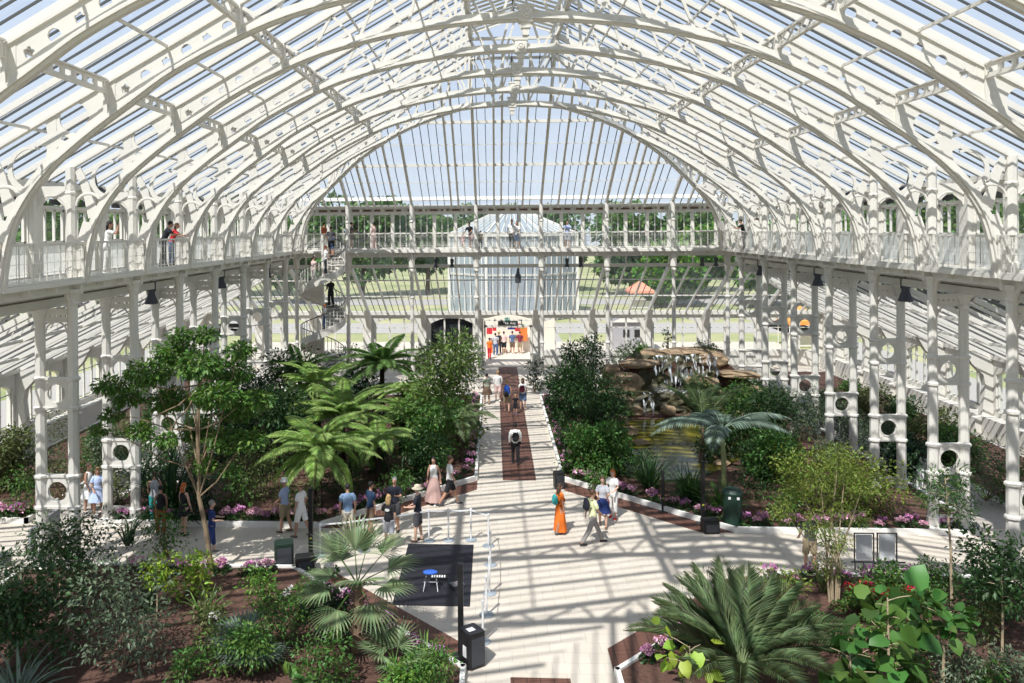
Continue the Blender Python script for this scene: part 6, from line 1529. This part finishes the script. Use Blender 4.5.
        m.add(vs, [(i*n+j, (i+1)*n+j, (i+1)*n+(j+1) % n, i*n+(j+1) % n) for i in range(rings) for j in range(n)]); m.build('skirt', bm, r, True)
    if overs == 'sari':
        m = M(); A = tp((-.15,.0,1.46)); m.strip([tp((-.19,.02,1.45)), tp((-.12,.13,1.30)), tp((.06,.135,1.12)), tp((.19,.05,.98)), tp((.20,-.08,.9))], [tp((-.08,.04,1.47)), tp((.02,.13,1.33)), tp((.17,.12,1.2)), tp((.21,.02,1.12)), tp((.19,-.12,1.05))], (0,.02,.0)); m.build('shawl', bm, r, True)
    # shoes
    for h_, kn, an in legp:
        sm = mat('shoe_'+shoe, CLO.get(shoe, (.02,.02,.02)), .5); m = M()
        m.tube([an+Vector((0,-.065,-.05)), an+Vector((0,-.03,-.035)), an+Vector((0,.08,-.045)), an+Vector((0,.165,-.058))], [(.036,.028),(.044,.042),(.049,.033),(.038,.02)], 10, hint=(1,0,0)); m.build('shoe', sm, r, True)
    r['hd'] = 0; del r['hd']
    return r
CLOB = cm('black', CLO['black'])
def bag(label, per, off, size, col, name='backpack', parts=True, cat='bag'):
    """a bag carried by a person; off in the person's frame"""
    rz = per.rotation_euler.z; s = per.scale.z; c, s_ = math.cos(rz), math.sin(rz); o = Vector(off)*s
    p = per.location+Vector((o.x*c-o.y*s_, o.x*s_+o.y*c, o.z)); t = thing(name, label, cat, p, rz); w, d, h = size
    m = M(); m.ell((0,0,h*.48), (w/2,d/2,h/2), 12, 8)
    for v in m.v: v.x = math.copysign(min(abs(v.x)*1.15, w/2), v.x); v.z = max(0, min(v.z, h))
    m.build('bag_body', cm(col, CLO[col]), t, True)
    M().ell((0,-d*.42,h*.3), (w*.34,d*.25,h*.2), 10, 6).build('front_pocket', cm(col, CLO[col]), t, True)
    if name == 'backpack':
        for sx in (-1,1): M().tube([(sx*w*.33,d*.3,h*.1),(sx*w*.36,d*.95,h*.35),(sx*w*.36,d*1.05,h*.85),(sx*w*.3,d*.4,h*.98)], [(.018,.008)]*4, 6).build('strap', CLOB, t)
    else: M().tube([(-w*.3,0,h*.9),(-w*.1,0,h*1.35),(w*.1,0,h*1.35),(w*.3,0,h*.9)], .011, 6).build('strap', CLOB, t)
    return t
def P(px, py, z=0): x, y = G(px, py, z); return (x, y, z)
A = math.radians
# --- on the pale crossing
p = person('person in a bright orange sari like outfit walking right on the pale floor', P(560,533), A(-60), 1.62, 'tan', 'brown', 'long', 'orange', 'short', 'sari', 'orange', 'darkgrey', ((12,8),(-10,10)), ((10,6,40),(-5,8,20)), fem=True, overs='sari')
bag('small teal backpack on the back of the person in orange', p, (0,-.20,1.02), (.26,.14,.36), 'teal')
p = person('person in lemon yellow shirt and grey trousers striding right on the pale floor', P(593,544), A(-75), 1.78, 'tan', 'brown', 'short', 'lemon', 'short', 'trousers', 'grey', 'black', ((26,4),(-24,10)), ((-20,10,10),(18,8,30)))
bag('dark backpack worn by the person in the lemon shirt', p, (0,-.21,1.05), (.30,.17,.42), 'navy')
p = person('person in pale grey top and dark blue skirt walking before the orange haired one', P(603,527), A(170), 1.68, 'light', 'brown', 'short', 'palegrey', 'short', 'skirt', 'skirtblue', 'brown', ((10,6),(-10,10)), ((15,8,70),(15,8,70)), fem=True)
bag('dark backpack on the person in the royal blue skirt', p, (0,-.19,1.04), (.28,.15,.4), 'black')
p = person('person with orange hair in a white outfit, half hidden behind the blue skirt', P(613,518), A(150), 1.66, 'light', 'ginger', 'bob', 'white', 'short', 'cropped', 'white', 'red', ((5,4),(-5,4)), ((10,8,60),(10,10,10)), fem=True)
bag('maroon handbag hanging by the orange haired person', p, (.27,.03,.42), (.32,.14,.30), 'maroon', 'handbag')
p = person('person with dark hair in white shirt and black trousers walking away on the brown strip', P(515.5,464), A(0), 1.74, 'dark', 'black', 'short', 'white', 'long', 'trousers', 'black', 'black', ((8,4),(-8,8)), ((-5,10,15),(8,8,15)))
bag('black backpack on the person in white walking down the brown strip', p, (0,-.20,1.0), (.28,.15,.4), 'black')
person('person in white top and long pale pink skirt beside the left slanting kerb', P(434,504), A(165), 1.70, 'tan', 'black', 'long', 'white', 'none', 'long_skirt', 'pinkskirt', 'white', ((8,4),(-8,8)), ((-8,14,8),(8,10,12)), fem=True)
person('person in white t-shirt and black shorts walking right beside the pink skirt', P(450,505), A(-80), 1.82, 'tan', 'brown', 'short', 'white', 'short', 'shorts', 'black', 'darkgrey', ((22,4),(-20,14)), ((-8,8,10),(8,8,25)))
person('person in light blue shirt and beige trousers at the barrier, back turned', P(348,540), A(15), 1.80, 'tan', 'darkh' if 'darkh' in HAIRC else 'black', 'short', 'lightblue', 'short', 'trousers', 'beige', 'brown', ((3,2),(-3,2)), ((2,8,12),(2,8,12)), topend=.06)
person('person in blue t-shirt and dark shorts with crossed ankles in the talking group', P(371,536), A(-50), 1.76, 'tan', 'black', 'short', 'royal2' if 'royal2' in CLO else 'navyb', 'short', 'shorts', 'brown', 'black', ((2,2),(-4,4)), ((2,6,10),(-2,6,12))) if False else None
CLO['tealblue'] = (.012,.035,.085)
person('person in blue t-shirt and dark shorts standing second in the talking group', P(371,536), A(-50), 1.76, 'tan', 'black', 'short', 'tealblue', 'short', 'shorts', 'brown', 'black', ((2,2),(-4,4)), ((2,6,10),(-2,6,12)))
person('person in navy polo shirt with folded arms facing the camera', P(395,531), A(175), 1.78, 'tan', 'grey', 'short', 'navy', 'short', 'shorts', 'darkgrey', 'black', ((2,2),(-2,2)), ((22,4,88),(26,4,92)))
pb = person('blond person in black t-shirt with white print and pale shorts, back to the camera', P(389,549), A(-15), 1.68, 'light', 'blond', 'bob', 'black', 'short', 'shorts', 'palegrey', 'white', ((4,2),(-6,2)), ((5,14,60),(2,10,20)), fem=True)
for j, (w_, z_) in enumerate(((.13,1.335),(.17,1.305),(.11,1.275))): M().box(-w_/2,w_/2,-.136,-.122,z_-.008,z_+.008).build('back_print', LET, pb)
person('person in floppy sun hat and navy shirt at the right of the talking group', P(418,541), A(80), 1.76, 'light', 'grey', 'short', 'navy', 'short', 'shorts', 'darkgrey', 'brown', ((5,2),(-5,4)), ((10,8,70),(10,8,60)), hat='beige')
person('person in white sun hat, blue checked shirt and khaki shorts on the left cross path', P(285,532), A(75), 1.76, 'tan', 'grey', 'short', 'stripe', 'short', 'shorts', 'khaki', 'brown', ((8,4),(-8,8)), ((12,8,40),(5,8,30)), hat='white')
person('person in straw hat and white shirt and shorts on the left cross path', P(301,537), A(72), 1.78, 'tan', 'brown', 'short', 'white', 'short', 'shorts', 'white', 'brown', ((12,4),(-16,12)), ((4,6,12),(-6,8,12)), hat='straw')
person('person in white dress beside the second left column pair, leaning to the other', P(89,512), A(-100), 1.72, 'tan', 'brown', 'short', 'white', 'none', 'dress', 'white', 'white', ((4,2),(-4,2)), ((10,8,60),(5,8,20)), fem=True)
person('person in off shoulder pale blue dress beside the second left column pair', P(98,516), A(-150), 1.70, 'tan', 'blond', 'long', 'paleblue', 'short', 'dress', 'paleblue', 'brown', ((6,2),(-6,6)), ((20,10,70),(10,8,50)), fem=True)
person('person in grey sleeveless top behind the black off shoulder top on the left', P(155,523), A(10), 1.74, 'tan', 'brown', 'short', 'palegrey', 'none', 'trousers', 'teal', 'black', ((2,2),(-2,2)), ((5,6,20),(5,6,20)))
person('person in black top and rust trousers with dark bun on the left cross path', P(161,535), A(20), 1.62, 'tan', 'black', 'bun', 'black', 'none', 'trousers', 'rust', 'black', ((4,2),(-4,2)), ((8,8,30),(5,8,20)), fem=True)
person('ginger haired person in black dress and dark trainers on the left cross path', P(184,535), A(-25), 1.70, 'light', 'ginger', 'bob', 'black', 'none', 'mini', 'black', 'navy', ((3,2),(-3,2)), ((5,6,15),(5,10,15)), fem=True)
person('grey haired person in dark blue outfit behind the slender pale trunk', P(212,553), A(-70), 1.62, 'light', 'grey', 'short', 'skirtblue', 'short', 'cropped', 'skirtblue', 'grey', ((6,2),(-8,6)), ((10,8,75),(10,8,70)), fem=True)
person('person in dark top and khaki shorts behind the multi stemmed tree', P(810,572), A(10), 1.78, 'light', 'brown', 'short', 'darkgrey', 'short', 'shorts', 'khaki', 'darkgrey', ((5,2),(-6,4)), ((8,10,30),(8,10,70)))
person('person in bright blue top and black trousers on the right side path', P(907,476), A(0), 1.76, 'light', 'brown', 'short', 'royal', 'short', 'trousers', 'black', 'black', ((8,4),(-8,8)), ((5,8,15),(5,8,15)))
# --- on the far part of the central path
person('person in khaki green dress at the left edge of the far central path', P(487,404), A(10), 1.72, 'tan', 'black', 'bun', 'palegreen', 'short', 'dress', 'brown', 'brown', ((4,2),(-4,4)), ((5,8,20),(5,8,20)), fem=True, det=False)
person('person in white shirt and pink shorts on the left of the far central path', P(498,401), A(5), 1.74, 'light', 'blond', 'short', 'white', 'long', 'shorts', 'palepink', 'white', ((6,2),(-8,4)), ((5,6,15),(5,10,20)), det=False)
p = person('blond person in royal blue top walking away on the far brown strip', P(507,412), A(0), 1.74, 'light', 'blond', 'short', 'royal', 'none', 'shorts', 'khaki', 'brown', ((6,2),(-8,6)), ((5,8,15),(5,8,15)), det=False)
bag('black bag on the back of the person in royal blue on the far strip', p, (-.05,-.17,.85), (.26,.13,.32), 'black', 'handbag')
p = person('person with maroon backpack at the right side of the far brown strip', P(523,410), A(0), 1.74, 'light', 'brown', 'bob', 'white', 'short', 'shorts', 'denim', 'brown', ((6,2),(-6,4)), ((5,8,15),(5,8,15)), fem=True, det=False)
bag('maroon backpack on the person at the right of the far brown strip', p, (-.05,-.20,1.0), (.28,.16,.4), 'maroon')
person('small child in black with blue shoes on the far brown strip', P(515.5,414), A(0), 1.05, 'tan', 'blond', 'short', 'black', 'short', 'shorts', 'black', 'royal', ((6,2),(-6,4)), ((5,10,15),(5,10,15)), det=False)
# --- in and beyond the far doorway
for px, py, Hh, tp_, bt, bc_, hr, lab in ((495.5,356,1.78,'palegrey','trousers','denim','black','person in pale top and blue jeans in the far doorway, first from the left'),(499,354,1.75,'black','trousers','black','blond','person in black with a pale hat in the far doorway'),(504,354,1.78,'palepink','shorts','black','black','person in pale pink shirt and black shorts in the far doorway'),
        (512.5,354,1.80,'denim','shorts','brown','black','person in slate blue shirt and shorts in the far doorway, left of the couple'),(520,354,1.78,'maroon','shorts','khaki','brown','person in maroon top and khaki shorts at the right of the far doorway')):
    person(lab, P(px, py), A(0), Hh, 'tan', hr, 'short', tp_, 'short', bt, bc_, 'white', ((5,2),(-5,3)), ((4,8,15),(4,8,15)), det=False, hat='straw' if 'pale hat' in lab else None)
person('person in red at the left edge of the far doorway', P(489.5,359), A(-30), 1.6, 'tan', 'black', 'short', 'orange', 'short', 'trousers', 'red', 'black', ((3,2),(-3,2)), ((4,8,15),(4,8,15)), det=False)
# --- on the galleries
DZ = 8.63
def far_p(px, dy=.55): q = AY(px, 249, YG+dy); return (q.x, YG+dy, DZ)
person('person in rust red top on the far gallery at the head of the stairs', far_p(324,.3), A(-40), 1.75, 'tan', 'brown', 'short', 'rust', 'short', 'trousers', 'brown', 'black', ((4,2),(-4,2)), ((10,8,50),(10,8,50)), det=False)
person('person in black behind the left corner rail of the far gallery', far_p(351.5), A(-80), 1.74, 'tan', 'black', 'bun', 'darkgrey', 'short', 'mini', 'black', 'white', ((4,2),(-4,2)), ((30,8,70),(5,8,20)), fem=True, det=False)
person('person in pale pink beside the left corner on the far gallery', far_p(374,.7), A(60), 1.72, 'tan', 'black', 'bun', 'palepink', 'short', 'trousers', 'palepink', 'white', ((4,2),(-4,2)), ((5,8,20),(5,8,20)), fem=True, det=False)
person('person in black top and pale shorts bending at the far rail left of centre', far_p(471), A(150), 1.72, 'tan', 'black', 'short', 'black', 'short', 'shorts', 'palepink', 'white', ((6,2),(-6,4)), ((30,8,40),(30,8,40)), lean=18, det=False)
person('small child at the far rail left of the person in black', far_p(463,.4), A(180), 1.05, 'tan', 'brown', 'short', 'palepink', 'short', 'shorts', 'palepink', 'white', ((4,2),(-4,2)), ((5,8,20),(5,8,20)), det=False)
person('child in green and dark trousers close to the column on the far gallery', far_p(480.5,.5), A(180), 1.15, 'tan', 'brown', 'short', 'khaki', 'short', 'trousers', 'navy', 'black', ((4,2),(-4,2)), ((5,8,20),(5,8,20)), det=False)
person('person in white top and black trousers at the middle of the far gallery', far_p(512,.7), A(180), 1.85, 'tan', 'brown', 'short', 'white', 'short', 'trousers', 'black', 'black', ((4,2),(-4,2)), ((5,8,20),(5,8,20)), det=False)
person('long haired person in white at the middle of the far gallery', far_p(517,.5), A(170), 1.72, 'tan', 'brown', 'long', 'white', 'short', 'shorts', 'denim', 'black', ((4,2),(-4,2)), ((15,8,60),(5,8,20)), fem=True, det=False)
person('person in pale purple t-shirt leaning at the far rail right of centre', far_p(567.5,.4), A(180), 1.75, 'tan', 'black', 'short', 'stripe', 'short', 'shorts', 'palegrey', 'white', ((4,2),(-4,2)), ((25,14,80),(25,14,80)), det=False)
def side_p(px, py, s):
    X = s*(W+.05-.1); dx, dy, _ = ray(px, py); t = (s*(XE+.33)-XC)/dx; return (s*(XE+.33), dy*t, DZ)
person('person in white taking a photograph over the left gallery rail', side_p(107,228,-1), A(-70), 1.66, 'tan', 'black', 'long', 'white', 'short', 'trousers', 'white', 'white', ((4,2),(-4,2)), ((70,12,100),(70,12,100)), fem=True, lean=6)
q = side_p(107,228,-1); 
person('person in dark navy leaning on the left gallery rail', side_p(163,227,-1), A(-75), 1.74, 'tan', 'black', 'short', 'navy', 'short', 'trousers', 'black', 'black', ((4,2),(-4,2)), ((40,12,60),(40,12,60)), lean=22, det=False)
person('person in red leaning on the left gallery rail beside the one in navy', side_p(171,228,-1), A(-75), 1.66, 'tan', 'brown', 'long', 'red', 'short', 'trousers', 'denim', 'black', ((4,2),(-4,2)), ((40,12,60),(40,12,60)), fem=True, lean=18, det=False)
person('person in black looking over the right gallery rail near the far corner', side_p(744,226,1), A(90), 1.72, 'tan', 'black', 'short', 'black', 'short', 'trousers', 'black', 'black', ((4,2),(-4,2)), ((40,12,60),(40,12,60)), lean=15, det=False)
person('person in grey on the right gallery, right of the one in black', side_p(757,223,1), A(95), 1.74, 'tan', 'black', 'short', 'darkgrey', 'short', 'trousers', 'darkgrey', 'black', ((4,2),(-4,2)), ((10,12,30),(10,12,30)), det=False)
# --- on the spiral stairs
def stair_p(t): q = sp_(t, .78); return (SX+q[0], SY+q[1], q[2]+.0)

SPL = [(326,276,'white','trousers','navy','red','person in white top and navy trousers going down the upper spiral stairs',1.72,'light','ginger'),(308,276,'palepink','trousers','grey','black','first small figure in pale top low on the upper spiral flight',1.6,'light','brown'),
 (334,250,'denim','shorts','denim','black','person in denim bending near the top of the spiral stairs',1.4,'tan','brown'),(338,246,'darkgrey','shorts','black','black','person in dark t-shirt and black shorts at the head of the spiral stairs',1.78,'tan','brown'),
 (331,298,'black','trousers','black','black','person in black on the middle turn of the spiral stairs',1.75,'tan','black'),(335,306,'navy','trousers','black','black','person in navy with a blue bag on the middle turn of the spiral stairs',1.75,'tan','black'),(325,326,'white','trousers','denim','brown','child in white t-shirt and blue jeans holding the rail on the lower spiral turn',1.45,'light','ginger')]
for i, (px, py, tp_, bt, bc_, sh_, lab, Hh, sk_, hr) in enumerate(SPL):
    best = min(((abs(pj[0]-px)+1.2*abs(pj[1]-py), t) for t in [j/400 for j in range(20, 398)] for pj in [proj(*stair_p(t))]), key=lambda q: q[0]); q = stair_p(best[1])
    person(lab, (q[0], q[1], q[2]+.02), A(-60+i*25), Hh, sk_, hr, 'short', tp_, 'short', bt, bc_, sh_, ((8,10),(-4,4)), ((15,8,30),(15,8,30)), det=False)
# ------------------------------------------------------------------ sky, sun, view
w = bpy.data.worlds.new('world'); sc.world = w; w.use_nodes = True; nt = w.node_tree; nt.nodes.clear()
N, L = nt.nodes, nt.links
out = N.new('ShaderNodeOutputWorld'); bg = N.new('ShaderNodeBackground'); bg.inputs['Strength'].default_value = SKY
tc = N.new('ShaderNodeTexCoord'); sp = N.new('ShaderNodeSeparateXYZ'); cr = N.new('ShaderNodeValToRGB')
cr.color_ramp.elements[0].position = .0; cr.color_ramp.elements[0].color = (.76, .85, .96, 1)
cr.color_ramp.elements[1].position = .9; cr.color_ramp.elements[1].color = (.42, .50, .64, 1)
e = cr.color_ramp.elements.new(.28); e.color = (.62, .74, .94, 1)
L.new(tc.outputs['Generated'], sp.inputs[0]); L.new(sp.outputs['Z'], cr.inputs['Fac']); L.new(cr.outputs['Color'], bg.inputs['Color']); L.new(bg.outputs[0], out.inputs['Surface'])
sd = bpy.data.lights.new('sun', 'SUN'); sd.energy = SUN; sd.angle = .009; sd.color = (1, .97, .92)
so = bpy.data.objects.new('sun', sd); COL.objects.link(so)
so.rotation_euler = Vector((.32, .62, -1.0)).to_track_quat('-Z', 'Y').to_euler()
sc.view_settings.view_transform = 'Standard'; sc.view_settings.look = 'None'; sc.view_settings.gamma = 1; sc.view_settings.exposure = EXPO
sc.view_settings.use_curve_mapping = False
sc.cycles.use_denoising = True; sc.cycles.max_bounces = 7; sc.cycles.transparent_max_bounces = 14; sc.cycles.caustics_reflective = False; sc.cycles.caustics_refractive = False
sc.cycles.sample_clamp_indirect = 6
